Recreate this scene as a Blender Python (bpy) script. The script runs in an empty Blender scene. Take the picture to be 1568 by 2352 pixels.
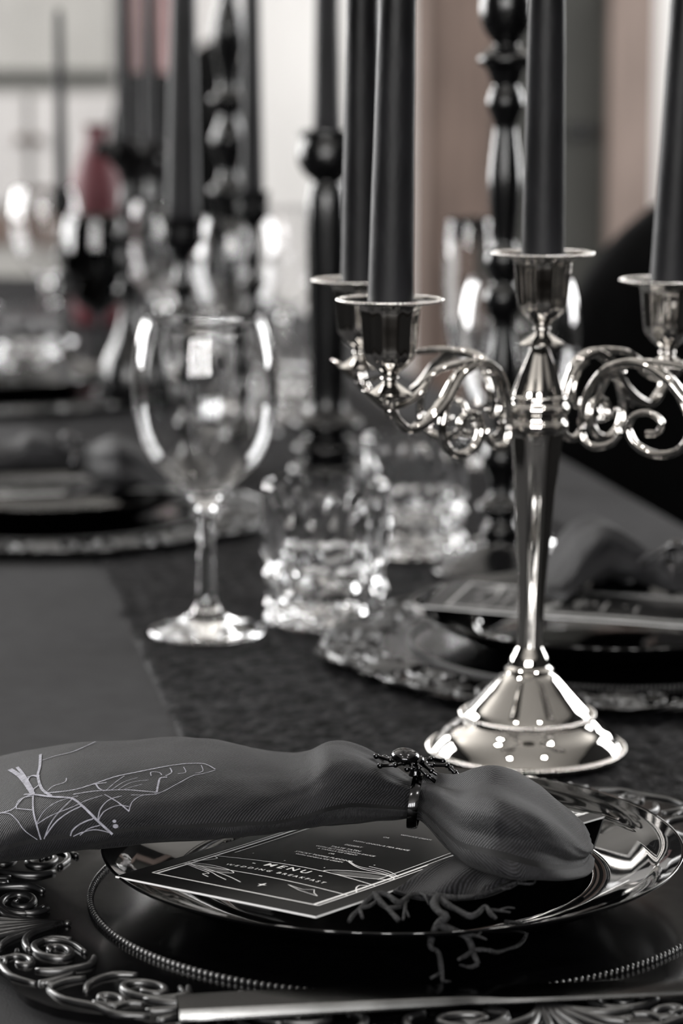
import bpy, math, random
from math import sin, cos, pi, sqrt, radians, tan, atan, atan2
from mathutils import Vector, Matrix
from mathutils.bvhtree import BVHTree
random.seed(7)
S = bpy.context.scene
COL = S.collection

# ------------------------------------------------------------------ camera
F = 6150.0                                   # focal length in pixels of the 1568x2352 frame
HOR = 150.0                                  # pixel row of the horizon
ZT = 0.75                                    # table top
CAMZ = ZT + 0.345
PITCH = atan((1176 - HOR) / F)
cam = bpy.data.cameras.new('camera')
cam.sensor_fit = 'HORIZONTAL'; cam.sensor_width = 24.0; cam.lens = F / 1568 * 24
cam.clip_start = 0.05; cam.clip_end = 60
cam.dof.use_dof = True; cam.dof.focus_distance = 1.10; cam.dof.aperture_fstop = 8.2
cam_o = bpy.data.objects.new('camera', cam); COL.objects.link(cam_o)
cam_o.location = (0, 0, CAMZ); cam_o.rotation_euler = (pi / 2 - PITCH, 0, 0)
S.camera = cam_o

# ------------------------------------------------------------------ world, exposure, lights
S.view_settings.view_transform = 'Standard'; S.view_settings.look = 'None'
S.view_settings.exposure = -0.1; S.view_settings.gamma = 1.0; S.view_settings.use_curve_mapping = False
w = bpy.data.worlds.new('world'); S.world = w; w.use_nodes = True
w.node_tree.nodes['Background'].inputs[0].default_value = (0.55, 0.6, 0.7, 1)
w.node_tree.nodes['Background'].inputs[1].default_value = 0.4
S.cycles.max_bounces = 14; S.cycles.transmission_bounces = 14; S.cycles.glossy_bounces = 6
S.cycles.diffuse_bounces = 3; S.cycles.caustics_reflective = False; S.cycles.caustics_refractive = False
S.cycles.use_denoising = True; S.cycles.sample_clamp_indirect = 6.0; S.cycles.blur_glossy = 0.4

def area(name, loc, rot, sx, sy, L, col=(1, 1, 1)):
    d = bpy.data.lights.new(name, 'AREA'); d.shape = 'RECTANGLE'; d.size = sx; d.size_y = sy
    d.energy = L * pi * sx * sy; d.color = col
    o = bpy.data.objects.new(name, d); COL.objects.link(o); o.location = loc; o.rotation_euler = rot
    return o

RX0, RX1, RY0, RY1, RZ = -2.6, 2.6, -3.0, 7.2, 3.0
WIN_FRONT = (-1.75, -0.95, -0.15, 0.65)      # tall windows in the wall behind the camera
for k, wx in enumerate(WIN_FRONT):
    area('window_daylight', (wx, RY0 + 0.10, 1.95), (radians(-90), 0, pi), 0.24, 1.4, 52.0, (1.0, 0.98, 0.96))
SIDE = [(-1, 3.3, 20.0), (-1, 5.3, 26.0), (1, 3.6, 11.0), (1, 5.5, 16.0)]   # windows in the side walls, further down the room
for sx, wy, L in SIDE:
    area('side_window_daylight', ((RX0 + 0.10) if sx < 0 else (RX1 - 0.10), wy, 1.75), (0, radians(-90) * (-sx), 0), 1.7, 1.0, L, (1.0, 0.985, 0.965))
LAMPS = [(-0.62, 0.35), (0.70, 0.35), (-0.62, 1.7), (0.70, 1.7)]
for lx, ly in LAMPS:
    area('ceiling_lamp_light', (lx, ly, RZ - 0.075), (0, 0, 0), 0.13, 0.13, 130.0, (1.0, 0.965, 0.925))

# ------------------------------------------------------------------ pixel -> place
CP, SP = cos(PITCH), sin(PITCH)
def ray(px, py):
    u, v = (px - 784) / F, (1176 - py) / F
    return Vector((u, CP + v * SP, -SP + v * CP))
CAM = Vector((0, 0, CAMZ))
def P(px, py, z=0.0):                        # point at height z above the table
    r = ray(px, py); return CAM + r * ((ZT + z - CAMZ) / r.z)
def PY(px, py, y):                           # point on the upright plane at distance y
    r = ray(px, py); return CAM + r * (y / r.y)
def depth(p): return p.y * CP + (CAMZ - p.z) * SP
def mpp(p): return depth(p) / F              # metres per pixel at p

# ------------------------------------------------------------------ mesh helpers
def root(name, loc, label, cat, group=None):
    o = bpy.data.objects.new(name, None); COL.objects.link(o); o.location = loc
    o.empty_display_size = 0.02
    o['label'] = label; o['category'] = cat
    if group: o['group'] = group
    return o
def base_loc(o):
    p = o
    while p.parent: p = p.parent
    return p.location
def part(name, vf, m, parent=None, loc=None, smooth=True, sharp=35):
    V, FA = vf[0], vf[1]
    org = Vector(loc) if loc is not None else (Vector(base_loc(parent)) if parent else Vector((0, 0, 0)))
    me = bpy.data.meshes.new(name)
    me.from_pydata([tuple(Vector(v) - org) for v in V], [], FA); me.update()
    if smooth:
        me.polygons.foreach_set('use_smooth', [True] * len(me.polygons))
        if sharp: me.set_sharp_from_angle(angle=radians(sharp))
    if len(vf) > 2 and vf[2]:
        uv = me.uv_layers.new(name='UVMap'); 
        for l in me.loops: uv.data[l.index].uv = vf[2][l.vertex_index]
    ms = m if isinstance(m, (list, tuple)) else [m]
    for q in ms: me.materials.append(q)
    if len(vf) > 3 and vf[3]:
        me.polygons.foreach_set('material_index', vf[3])
    o = bpy.data.objects.new(name, me); COL.objects.link(o)
    if parent: o.parent = parent
    else: o.location = org
    return o
def tag(o, label, cat, group=None):
    o['label'] = label; o['category'] = cat
    if group: o['group'] = group
    return o
def struct(o):
    o['kind'] = 'structure'; return o
KIDS = {}
def copy_tree(o, parent=None):
    c = o.copy(); COL.objects.link(c); c.parent = parent
    for ch in list(o.children): copy_tree(ch, c)
    return c
def join(*vfs):
    V, FA = [], []
    for vf in vfs:
        n = len(V); V += list(vf[0]); FA += [tuple(i + n for i in f) for f in vf[1]]
    return V, FA
def box(x0, x1, y0, y1, z0, z1, bev=0.0):
    if bev <= 0:
        V = [(x, y, z) for z in (z0, z1) for y in (y0, y1) for x in (x0, x1)]
        return V, [(0, 2, 3, 1), (4, 5, 7, 6), (0, 1, 5, 4), (2, 6, 7, 3), (0, 4, 6, 2), (1, 3, 7, 5)]
    V = []
    for z, i in ((z0, bev), (z0 + bev, 0), (z1 - bev, 0), (z1, bev)):
        for (x, y) in ((x0 + i, y0 + bev), (x0 + bev, y0 + i), (x1 - bev, y0 + i), (x1 - i, y0 + bev),
                       (x1 - i, y1 - bev), (x1 - bev, y1 - i), (x0 + bev, y1 - i), (x0 + i, y1 - bev)):
            V.append((x, y, z))
    FA = [tuple(range(7, -1, -1)), tuple(range(24, 32))]
    for k in range(3):
        for j in range(8):
            a, b = k * 8 + j, k * 8 + (j + 1) % 8
            FA.append((a, b, b + 8, a + 8))
    return V, FA
def xf(vf, mat):
    return [mat @ Vector(v) for v in vf[0]], vf[1]
def lathe(prof, cx=0, cy=0, seg=48, mod=None, shear=(0, 0), z0=0, closed=False):
    """prof: list of (r, z); mod(r, z, th) -> r; shear: sideways drift per unit height above z0"""
    V, FA, rows = [], [], []
    for (r, z) in prof:
        ox, oy = cx + shear[0] * (z - z0), cy + shear[1] * (z - z0)
        if r < 1e-6:
            rows.append([len(V)]); V.append((ox, oy, z)); continue
        row = []
        for k in range(seg):
            th = 2 * pi * k / seg
            rr = mod(r, z, th) if mod else r
            row.append(len(V)); V.append((ox + rr * cos(th), oy + rr * sin(th), z))
        rows.append(row)
    pairs = list(zip(rows[:-1], rows[1:]))
    if closed: pairs.append((rows[-1], rows[0]))
    for a, b in pairs:
        for k in range(seg):
            k2 = (k + 1) % seg
            if len(a) == 1 and len(b) == 1: continue
            if len(a) == 1: FA.append((a[0], b[k2], b[k]))
            elif len(b) == 1: FA.append((a[k], a[k2], b[0]))
            else: FA.append((a[k], a[k2], b[k2], b[k]))
    return V, FA
def smooth_prof(pts, n=4):
    out = []
    for i in range(len(pts) - 1):
        p0 = pts[max(i - 1, 0)]; p1 = pts[i]; p2 = pts[i + 1]; p3 = pts[min(i + 2, len(pts) - 1)]
        for k in range(n):
            t = k / n
            out.append(tuple(0.5 * ((2 * b) + (-a + c) * t + (2 * a - 5 * b + 4 * c - d) * t * t + (-a + 3 * b - 3 * c + d) * t ** 3)
                             for a, b, c, d in zip(p0, p1, p2, p3)))
    out.append(tuple(pts[-1])); return out
def sweep(pts, radii, seg=10, flat=1.0, up=None, n=5, cap=True, spline=True):
    """tube through pts; radii per point; flat squashes it along the in-plane normal"""
    dat = [tuple(p) + (r,) for p, r in zip(pts, radii)]
    if spline and len(dat) > 2: dat = smooth_prof(dat, n)
    Q = [Vector(d[:3]) for d in dat]; R = [max(d[3], 1e-5) for d in dat]
    V, FA = [], []
    prev = Vector(up) if up is not None else None
    for i, q in enumerate(Q):
        t = (Q[min(i + 1, len(Q) - 1)] - Q[max(i - 1, 0)]).normalized()
        if prev is None:
            prev = Vector((0, 0, 1)) if abs(t.z) < 0.9 else Vector((1, 0, 0))
        a = prev - t * prev.dot(t)
        if a.length < 1e-6: a = t.orthogonal()
        a.normalize(); b = t.cross(a)
        if up is None: prev = a
        for k in range(seg):
            th = 2 * pi * k / seg
            V.append(q + a * (R[i] * cos(th)) + b * (R[i] * flat * sin(th)))
    for i in range(len(Q) - 1):
        for k in range(seg):
            k2 = (k + 1) % seg
            FA.append((i * seg + k, i * seg + k2, (i + 1) * seg + k2, (i + 1) * seg + k))
    if cap:
        FA.append(tuple(range(seg - 1, -1, -1))); m = (len(Q) - 1) * seg
        FA.append(tuple(range(m, m + seg)))
    return V, FA
def ellipsoid(c, rx, ry, rz, seg=16, rings=10, rot=None):
    V, FA = lathe([(max(sin(pi * k / rings), 0) if 0 < k < rings else 0, -cos(pi * k / rings)) for k in range(rings + 1)], seg=seg)
    M = rot if rot is not None else Matrix.Identity(3)
    return [Vector(c) + M @ Vector((v[0] * rx, v[1] * ry, v[2] * rz)) for v in V], FA
def ribbon(pts, nrm, wid):
    V, FA = [], []
    for i, p in enumerate(pts):
        t = (pts[min(i + 1, len(pts) - 1)] - pts[max(i - 1, 0)])
        s = t.cross(nrm[i]);
        if s.length < 1e-9: s = Vector((1, 0, 0))
        s.normalize(); ww = wid[i] if isinstance(wid, (list, tuple)) else wid
        V += [p - s * ww / 2, p + s * ww / 2]
    for i in range(len(pts) - 1):
        FA.append((2 * i, 2 * i + 1, 2 * i + 3, 2 * i + 2))
    return V, FA
def catmull(pts, n=8):
    return [Vector(q) for q in smooth_prof([tuple(p) for p in pts], n)] if len(pts) > 2 else [Vector(pts[0]).lerp(Vector(pts[1]), k / n) for k in range(n + 1)]

# ------------------------------------------------------------------ materials
def material(name, col, rough=0.5, metal=0.0, spec=0.5, noise=0.0, nscale=20, bump=0.0, bscale=80, sheen=0.0,
             rvar=0.0, coord='Object', coat=0.0, stretch=None):
    m = bpy.data.materials.new(name); m.use_nodes = True
    nt = m.node_tree; b = nt.nodes['Principled BSDF']
    b.inputs['Base Color'].default_value = (*col, 1); b.inputs['Roughness'].default_value = rough
    b.inputs['Metallic'].default_value = metal; b.inputs['Specular IOR Level'].default_value = spec
    if sheen: b.inputs['Sheen Weight'].default_value = sheen; b.inputs['Sheen Roughness'].default_value = 0.4
    if coat: b.inputs['Coat Weight'].default_value = coat; b.inputs['Coat Roughness'].default_value = 0.05
    tc = nt.nodes.new('ShaderNodeTexCoord'); src = tc.outputs[coord]
    if stretch:
        mp = nt.nodes.new('ShaderNodeMapping'); mp.inputs['Scale'].default_value = stretch
        nt.links.new(src, mp.inputs['Vector']); src = mp.outputs['Vector']
    n = nt.nodes.new('ShaderNodeTexNoise'); n.inputs['Scale'].default_value = nscale; n.inputs['Detail'].default_value = 5
    nt.links.new(src, n.inputs['Vector'])
    if noise:
        r = nt.nodes.new('ShaderNodeValToRGB')
        r.color_ramp.elements[0].position = 0.3; r.color_ramp.elements[1].position = 0.72
        r.color_ramp.elements[0].color = tuple(c * (1 - noise) for c in col) + (1,)
        r.color_ramp.elements[1].color = tuple(min(c * (1 + noise), 1) for c in col) + (1,)
        nt.links.new(n.outputs['Fac'], r.inputs['Fac']); nt.links.new(r.outputs['Color'], b.inputs['Base Color'])
    if rvar:
        mr = nt.nodes.new('ShaderNodeMapRange'); mr.inputs['To Min'].default_value = max(rough - rvar, 0); mr.inputs['To Max'].default_value = rough + rvar
        nt.links.new(n.outputs['Fac'], mr.inputs['Value']); nt.links.new(mr.outputs['Result'], b.inputs['Roughness'])
    if bump:
        n2 = nt.nodes.new('ShaderNodeTexNoise'); n2.inputs['Scale'].default_value = bscale; n2.inputs['Detail'].default_value = 4
        nt.links.new(src, n2.inputs['Vector'])
        bp = nt.nodes.new('ShaderNodeBump'); bp.inputs['Strength'].default_value = bump; bp.inputs['Distance'].default_value = 0.002
        nt.links.new(n2.outputs['Fac'], bp.inputs['Height']); nt.links.new(bp.outputs['Normal'], b.inputs['Normal'])
    return m
def glass_mat(name, col=(1, 1, 1), ior=1.5, rough=0.0):
    m = bpy.data.materials.new(name); m.use_nodes = True; nt = m.node_tree
    b = nt.nodes['Principled BSDF']; b.inputs['Base Color'].default_value = (*col, 1)
    b.inputs['Roughness'].default_value = rough; b.inputs['IOR'].default_value = ior
    b.inputs['Transmission Weight'].default_value = 1.0
    n = nt.nodes.new('ShaderNodeTexNoise'); n.inputs['Scale'].default_value = 14
    bp = nt.nodes.new('ShaderNodeBump'); bp.inputs['Strength'].default_value = 0.03; bp.inputs['Distance'].default_value = 0.002
    tc = nt.nodes.new('ShaderNodeTexCoord'); nt.links.new(tc.outputs['Object'], n.inputs['Vector'])
    nt.links.new(n.outputs['Fac'], bp.inputs['Height']); nt.links.new(bp.outputs['Normal'], b.inputs['Normal'])
    return m
def emit_mat(name, col, s):
    m = bpy.data.materials.new(name); m.use_nodes = True
    b = m.node_tree.nodes['Principled BSDF']; b.inputs['Base Color'].default_value = (*col, 1)
    b.inputs['Emission Color'].default_value = (*col, 1); b.inputs['Emission Strength'].default_value = s
    return m
def weave_mat(name, col, scale, ang, bump, sheen, rough=0.8, lo=0.55, hi=1.6):
    """twill: fine slanted ribs laid along the cloth's own u, v (metres)"""
    m = bpy.data.materials.new(name); m.use_nodes = True; nt = m.node_tree
    b = nt.nodes['Principled BSDF']; b.inputs['Roughness'].default_value = rough
    b.inputs['Sheen Weight'].default_value = sheen; b.inputs['Sheen Roughness'].default_value = 0.35
    b.inputs['Specular IOR Level'].default_value = 0.25
    tc = nt.nodes.new('ShaderNodeTexCoord')
    mp = nt.nodes.new('ShaderNodeMapping'); mp.inputs['Rotation'].default_value = (0, 0, ang)
    nt.links.new(tc.outputs['UV'], mp.inputs['Vector'])
    wv = nt.nodes.new('ShaderNodeTexWave'); wv.inputs['Scale'].default_value = scale; wv.inputs['Distortion'].default_value = 1.2
    wv.inputs['Detail'].default_value = 2; wv.inputs['Detail Scale'].default_value = 2.0
    nt.links.new(mp.outputs['Vector'], wv.inputs['Vector'])
    n = nt.nodes.new('ShaderNodeTexNoise'); n.inputs['Scale'].default_value = scale * 2.2; n.inputs['Detail'].default_value = 3
    nt.links.new(tc.outputs['UV'], n.inputs['Vector'])
    mul = nt.nodes.new('ShaderNodeMath'); mul.operation = 'MULTIPLY'
    nt.links.new(wv.outputs['Fac'], mul.inputs[0]); nt.links.new(n.outputs['Fac'], mul.inputs[1])
    r = nt.nodes.new('ShaderNodeValToRGB'); r.color_ramp.elements[0].position = 0.1; r.color_ramp.elements[1].position = 0.6
    r.color_ramp.elements[0].color = tuple(c * lo for c in col) + (1,); r.color_ramp.elements[1].color = tuple(c * hi for c in col) + (1,)
    nt.links.new(mul.outputs[0], r.inputs['Fac']); nt.links.new(r.outputs['Color'], b.inputs['Base Color'])
    bp = nt.nodes.new('ShaderNodeBump'); bp.inputs['Strength'].default_value = bump; bp.inputs['Distance'].default_value = 0.0004
    nt.links.new(mul.outputs[0], bp.inputs['Height']); nt.links.new(bp.outputs['Normal'], b.inputs['Normal'])
    return m

M = {}
M['cloth'] = material('tablecloth_grey', (0.040, 0.040, 0.0415), 0.9, noise=0.12, nscale=60, bump=0.25, bscale=900, spec=0.04)
M['runner'] = material('runner_black_gauze', (0.0105, 0.0105, 0.0115), 0.6, noise=0.7, nscale=90, bump=0.7, bscale=420, spec=0.06)
M['napkin'] = weave_mat('napkin_twill', (0.0100, 0.0100, 0.0116), 300, radians(38), 1.0, 0.03, rough=.7, lo=.35, hi=2.0)
M['webprint'] = material('web_print_grey', (0.22, 0.22, 0.255), 0.8, noise=0.35, nscale=400)
M['silver'] = material('polished_silver', (0.62, 0.60, 0.575), 0.025, 1.0, noise=0.05, nscale=30, rvar=0.01)
M['relief'] = material('black_satin_relief', (0.0065, 0.0065, 0.0070), 0.34, spec=1.0, noise=0.3, nscale=160, rvar=0.05)  # disc's satin again, base lightened to brighten highlights on beads and scrolls
M['plate'] = material('black_glazed_china', (0.0016, 0.0016, 0.0018), 0.04, spec=0.45, noise=0.2, nscale=15)
M['charger'] = material('black_satin_charger', (0.0014, 0.0014, 0.0016), 0.15, spec=0.40, noise=0.3, nscale=160, rvar=0.02)
M['wax'] = material('black_candle_wax', (0.0100, 0.0100, 0.0112), 0.50, noise=0.8, nscale=26, bump=0.2, bscale=160, rvar=0.14, spec=0.16, stretch=(1, 1, 0.35))
M['wick'] = material('wick', (0.25, 0.23, 0.2), 0.9, noise=0.2)
M['blackwood'] = material('black_lacquered_wood', (0.0022, 0.0022, 0.0025), 0.22, spec=0.45, noise=0.3, nscale=18, rvar=0.06)
M['blackmetal'] = material('black_shiny_metal', (0.05, 0.05, 0.052), 0.16, 1.0, noise=0.2, nscale=90, rvar=0.05)
M['gunmetal'] = material('gunmetal', (0.035, 0.035, 0.035), 0.16, 1.0, noise=0.15, nscale=60, rvar=0.04)
M['bevel_glint'] = material('painted_bevel_glint', (0.14, 0.14, 0.138), 0.24, 1.0, noise=0.15, nscale=60, rvar=0.05)  # highlight along the knife's bevel, put into a brighter metal colour
M['twig'] = material('black_painted_twig', (0.017, 0.017, 0.018), 0.62, noise=0.5, nscale=300, bump=0.8, bscale=900, spec=0.2)
M['cardblack'] = material('card_black', (0.003, 0.003, 0.003), 0.42, spec=0.25, noise=0.3, nscale=600)
M['cardwhite'] = material('card_core_white', (0.80, 0.80, 0.80), 0.7, noise=0.05)
M['ink'] = material('white_ink', (0.82, 0.82, 0.82), 0.6, noise=0.06, nscale=900)
M['inkgrey'] = material('grey_ink', (0.09, 0.09, 0.09), 0.6, noise=0.1, nscale=900)
M['glass'] = glass_mat('clear_glass')
M['smoke'] = glass_mat('smoked_black_glass', (0.03, 0.03, 0.032), 1.5)
M['chair'] = material('black_upholstery', (0.0012, 0.0012, 0.0013), 0.8, noise=0.3, nscale=60, bump=0.2, bscale=300, spec=0.05)
M['petal'] = material('black_petal', (0.003, 0.0027, 0.003), 0.6, noise=0.4, nscale=60, spec=0.2)
M['wall'] = material('cream_paint', (0.60, 0.59, 0.58), 0.85, noise=0.03, nscale=3, bump=0.05, bscale=120)
M['walldark'] = material('charcoal_paint', (0.010, 0.0098, 0.0098), 0.8, noise=0.15, nscale=4, bump=0.05, bscale=120, spec=0.2)
M['ceiling'] = material('ceiling_paint', (0.50, 0.48, 0.45), 0.9, noise=0.03, nscale=3)
M['floor'] = material('dark_boards', (0.006, 0.005, 0.0042), 0.5, noise=0.4, nscale=6, stretch=(1, 8, 1), rvar=0.1, spec=0.2)
M['timber'] = material('brown_timber', (0.075, 0.054, 0.045), 0.7, noise=0.3, nscale=5, stretch=(6, 6, 0.6), bump=0.2, bscale=30, spec=.2)
M['timber_pale'] = material('pale_timber', (0.135, 0.105, 0.092), 0.7, noise=0.22, nscale=5, stretch=(6, 6, 0.6), bump=0.2, bscale=30, spec=.2)
M['doorgreen'] = material('grey_green_paint', (0.030, 0.030, 0.027), 0.6, noise=0.15, nscale=4, spec=.2)
M['dresser'] = material('pale_grey_paint', (0.17, 0.165, 0.155), 0.6, noise=0.15, nscale=6)
M['white'] = material('white_paint', (0.25, 0.24, 0.235), 0.5, noise=0.08, nscale=10)
M['pink'] = material('pink_linen', (0.42, 0.29, 0.29), 0.85, noise=0.25, nscale=9)
M['red'] = material('red_velvet', (0.26, 0.035, 0.05), 0.8, noise=0.25, nscale=20, sheen=0.3)
M['pinkglaze'] = material('pink_glaze', (0.66, 0.45, 0.46), 0.3, noise=0.15, nscale=12)
M['redglaze'] = material('dark_red_glaze', (0.055, 0.011, 0.015), 0.5, noise=0.3, nscale=12, spec=.2)
M['darkwood'] = material('dark_table_wood', (0.03, 0.022, 0.018), 0.5, noise=0.3, nscale=8, stretch=(1, 8, 1))
M['lamp'] = emit_mat('lamp_diffuser', (1.0, 0.95, 0.88), 4.0)
M['sky'] = emit_mat('daylight_pane', (0.95, 0.97, 1.0), 6.0)

# ------------------------------------------------------------------ room
def sbox(name, b, m, parent=None, bev=0.0):
    return struct(part(name, box(*b, bev=bev), m, parent, loc=(b[0], b[2], b[4]) if not parent else None, smooth=False))
sbox('floor', (RX0, RX1, RY0, RY1, -0.1, 0), M['floor'])
sbox('ceiling', (RX0, RX1, RY0, RY1, RZ, RZ + 0.1), M['ceiling'])
YBK = RY1
wb_ = sbox('wall_back', (RX0, RX1, RY1, RY1 + 0.15, 0, RZ), M['wall'])
struct(part('added_dark_rail', box(RX0, RX1, YBK - .05, YBK, 1.86, 1.92), M['walldark'], wb_, smooth=False)); struct(part('added_dark_panelling', box(RX0, RX1, YBK - .03, YBK, 1.92, RZ), M['walldark'], wb_, smooth=False))  # unseen dark rail and panelling, added so plate and charger reflect black
sbox('wall_left', (RX0 - 0.15, RX0, RY0, RY1, 0, RZ), M['walldark'])
sbox('wall_right', (RX1, RX1 + 0.15, RY0, RY1, 0, RZ), M['walldark'])
sbox('wall_front', (RX0, RX1, RY0 - 0.15, RY0, 0, RZ), M['walldark'])
def window(idx, cx, cy, w_, h_, zc, axis):
    def bx(a0, a1, d0, d1, z0, z1):
        return (cx + a0, cx + a1, cy + d0, cy + d1, z0, z1) if axis == 'y' else (cx + d0, cx + d1, cy + a0, cy + a1, z0, z1)
    z0, z1 = zc - h_ / 2, zc + h_ / 2
    b = bx(-w_ / 2, w_ / 2, 0.0, 0.03, z0, z1)
    o = struct(part('window_%d' % idx, box(*b), M['sky'], None, loc=(cx, cy, z0), smooth=False))
    fr = []
    for (a0, a1, q0, q1) in ((-w_ / 2 - .06, -w_ / 2, z0 - .06, z1 + .06), (w_ / 2, w_ / 2 + .06, z0 - .06, z1 + .06),
                             (-w_ / 2, w_ / 2, z1, z1 + .06), (-w_ / 2, w_ / 2, z0 - .06, z0)):
        fr.append(box(*bx(a0, a1, 0.0, 0.07, q0, q1)))
    part('window_frame', join(*fr), M['white'], o, smooth=False)
    return o
for k, wx in enumerate(WIN_FRONT): window(k + 1, wx, RY0, 0.24, 1.4, 1.95, 'y')
for k, (sx, wy, L) in enumerate(SIDE): window(k + 5, RX0 if sx < 0 else RX1 - .07, wy, 1.0, 1.7, 1.75, 'x')
for k, (lx, ly) in enumerate(LAMPS):
    r_ = root('ceiling_lamp', (lx, ly, RZ - 0.06), 'square flush ceiling lamp with white frame above the table', 'lamp', 'flush ceiling lamps')
    part('lamp_frame', join(*[box(*b) for b in ((lx - .10, lx + .10, ly - .10, ly - .07, RZ - .07, RZ), (lx - .10, lx + .10, ly + .07, ly + .10, RZ - .07, RZ),
                                                (lx - .10, lx - .07, ly - .07, ly + .07, RZ - .07, RZ), (lx + .07, lx + .10, ly - .07, ly + .07, RZ - .07, RZ))]), M['white'], r_, smooth=False)
    part('diffuser', box(lx - .07, lx + .07, ly - .07, ly + .07, RZ - .05, RZ - .01), M['lamp'], r_, smooth=False)

YB = RY1                                     # things on the far wall, placed by where the photo shows them
def bx_at(px, y): return PY(px, 150, y).x
tr1 = sbox('trim_1', (bx_at(948, YB), bx_at(1128, YB), YB - 0.16, YB, 0, RZ), M['timber'])
sbox('edge_strip', (bx_at(948, YB) - 0.0, bx_at(975, YB), YB - 0.18, YB - 0.16, 0, RZ), M['timber_pale'], tr1)
d1 = sbox('door_1', (bx_at(1128, YB) + .002, bx_at(1388, YB), YB - 0.06, YB, 0, 2.1), M['doorgreen'])
zz = PY(1340, 300, YB).z
part('latch', join(box(bx_at(1298, YB), bx_at(1360, YB), YB - 0.075, YB - 0.06, zz - .02, zz + .02),
                   box(bx_at(1310, YB), bx_at(1350, YB), YB - 0.11, YB - 0.075, zz - .008, zz + .008)), M['blackwood'], d1, smooth=False)
part('door_rail', box(bx_at(1298, YB), bx_at(1375, YB), YB - 0.066, YB - 0.06, zz + .3, zz + .8), M['doorgreen'], d1, smooth=False)
sbox('trim_2', (bx_at(1390, YB), bx_at(1490, YB), YB - 0.14, YB, 0, RZ), M['timber_pale'])
sbox('baseboard_back', (bx_at(1492, YB), RX1, YB - 0.02, YB, 0, 0.14), M['white'])

# pale dresser with two glazed-looking doors at the left of the far wall
dx0, dx1 = bx_at(-140, YB - .4), bx_at(262, YB - .4)
dr = root('dresser', ((dx0 + dx1) / 2, YB - .22, 0), 'pale grey painted dresser against the far wall', 'dresser')
part('cabinet_body', box(dx0, dx1, YB - .40, YB - .02, 0.08, 1.9, .01), M['dresser'], dr, smooth=False)
part('plinth', box(dx0 + .03, dx1 - .03, YB - .38, YB - .04, 0, 0.08), M['doorgreen'], dr, smooth=False)
zr = PY(60, 172, YB - .4).z
part('shelf_rail', box(dx0, dx1, YB - .43, YB - .40, zr - .022, zr + .012), M['doorgreen'], dr, smooth=False)
for (a, b) in ((-130, 58), (72, 262)):
    dd = part('door', box(bx_at(a, YB - .4), bx_at(b, YB - .4), YB - .42, YB - .40, zr - .32, zr - .05), M['white'], dr, smooth=False)
    kx = bx_at(b - 12 if a < 0 else a + 12, YB - .4)
    part('knob', ellipsoid((kx, YB - .435, zr - .16), .012, .016, .012), M['timber'], dd)
for (a, b) in ((-130, 262),):
    dd = part('drawer', box(bx_at(a, YB - .4), bx_at(b, YB - .4), YB - .42, YB - .40, zr - .42, zr - .345), M['timber'], dr, smooth=False)
    part('knob', ellipsoid((bx_at(66, YB - .4), YB - .435, zr - .38), .012, .016, .012), M['doorgreen'], dd)
# pink curtain hanging on the far wall
cv, cf = [], []
cx0, cx1 = bx_at(306, YB - .06), bx_at(408, YB - .06)
NC = 40
for k in range(NC + 1):
    t = k / NC; x = cx0 + (cx1 - cx0) * t; y = YB - .10 + .022 * sin(t * 2 * pi * 3.5)
    cv += [(x, y, 0.03), (x, y * 0.9995, 2.3)]
for k in range(NC): cf.append((2 * k, 2 * k + 2, 2 * k + 3, 2 * k + 1))
cur = part('curtain', (cv, cf), M['pink'], None, loc=((cx0 + cx1) / 2, YB - .1, 0.03))
cur.modifiers.new('thickness', 'SOLIDIFY').thickness = 0.006
tag(cur, 'pale pink curtain hanging in folds on the far wall', 'curtain')

# ------------------------------------------------------------------ table, cloth, runner
A0, A1 = P(420, 1700), P(220, 1280)
TD = (A1 - A0); TD.z = 0; TD.normalize()     # along the table
TN = Vector((TD.y, -TD.x, 0))                # to the right across it
TE = P(1568, 1190); TE2 = P(1290, 1040)
cR = (TE.dot(TN) + TE2.dot(TN)) / 2          # right edge, measured across
cRunL = (A0.dot(TN) + A1.dot(TN)) / 2
cL = cRunL - 0.42
T0, T1 = 0.72, 4.5
def tp(c, a, z): return TN * c + TD * a + Vector((0, 0, ZT + z))
def tbox(c0, c1, a0, a1, z0, z1):
    V = [tp(c, a, z) for z in (z0, z1) for a in (a0, a1) for c in (c0, c1)]
    return V, [(0, 2, 3, 1), (4, 5, 7, 6), (0, 1, 5, 4), (2, 6, 7, 3), (0, 4, 6, 2), (1, 3, 7, 5)]
cm, am = (cL + cR) / 2, (T0 + T1) / 2
tb = root('banquet_table', tp(cm, am, -ZT), 'long dark wooden banquet table under a grey cloth', 'table')
part('table_top', tbox(cL + .006, cR - .006, T0 + .006, T1 - .006, -.035, -.0060), M['darkwood'], tb, smooth=False)
for c in (cL + .07, cR - .07):
    for a in (T0 + .08, T1 - .08):
        part('leg', tbox(c - .03, c + .03, a - .03, a + .03, -ZT, -.035), M['darkwood'], tb, smooth=False)
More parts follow.
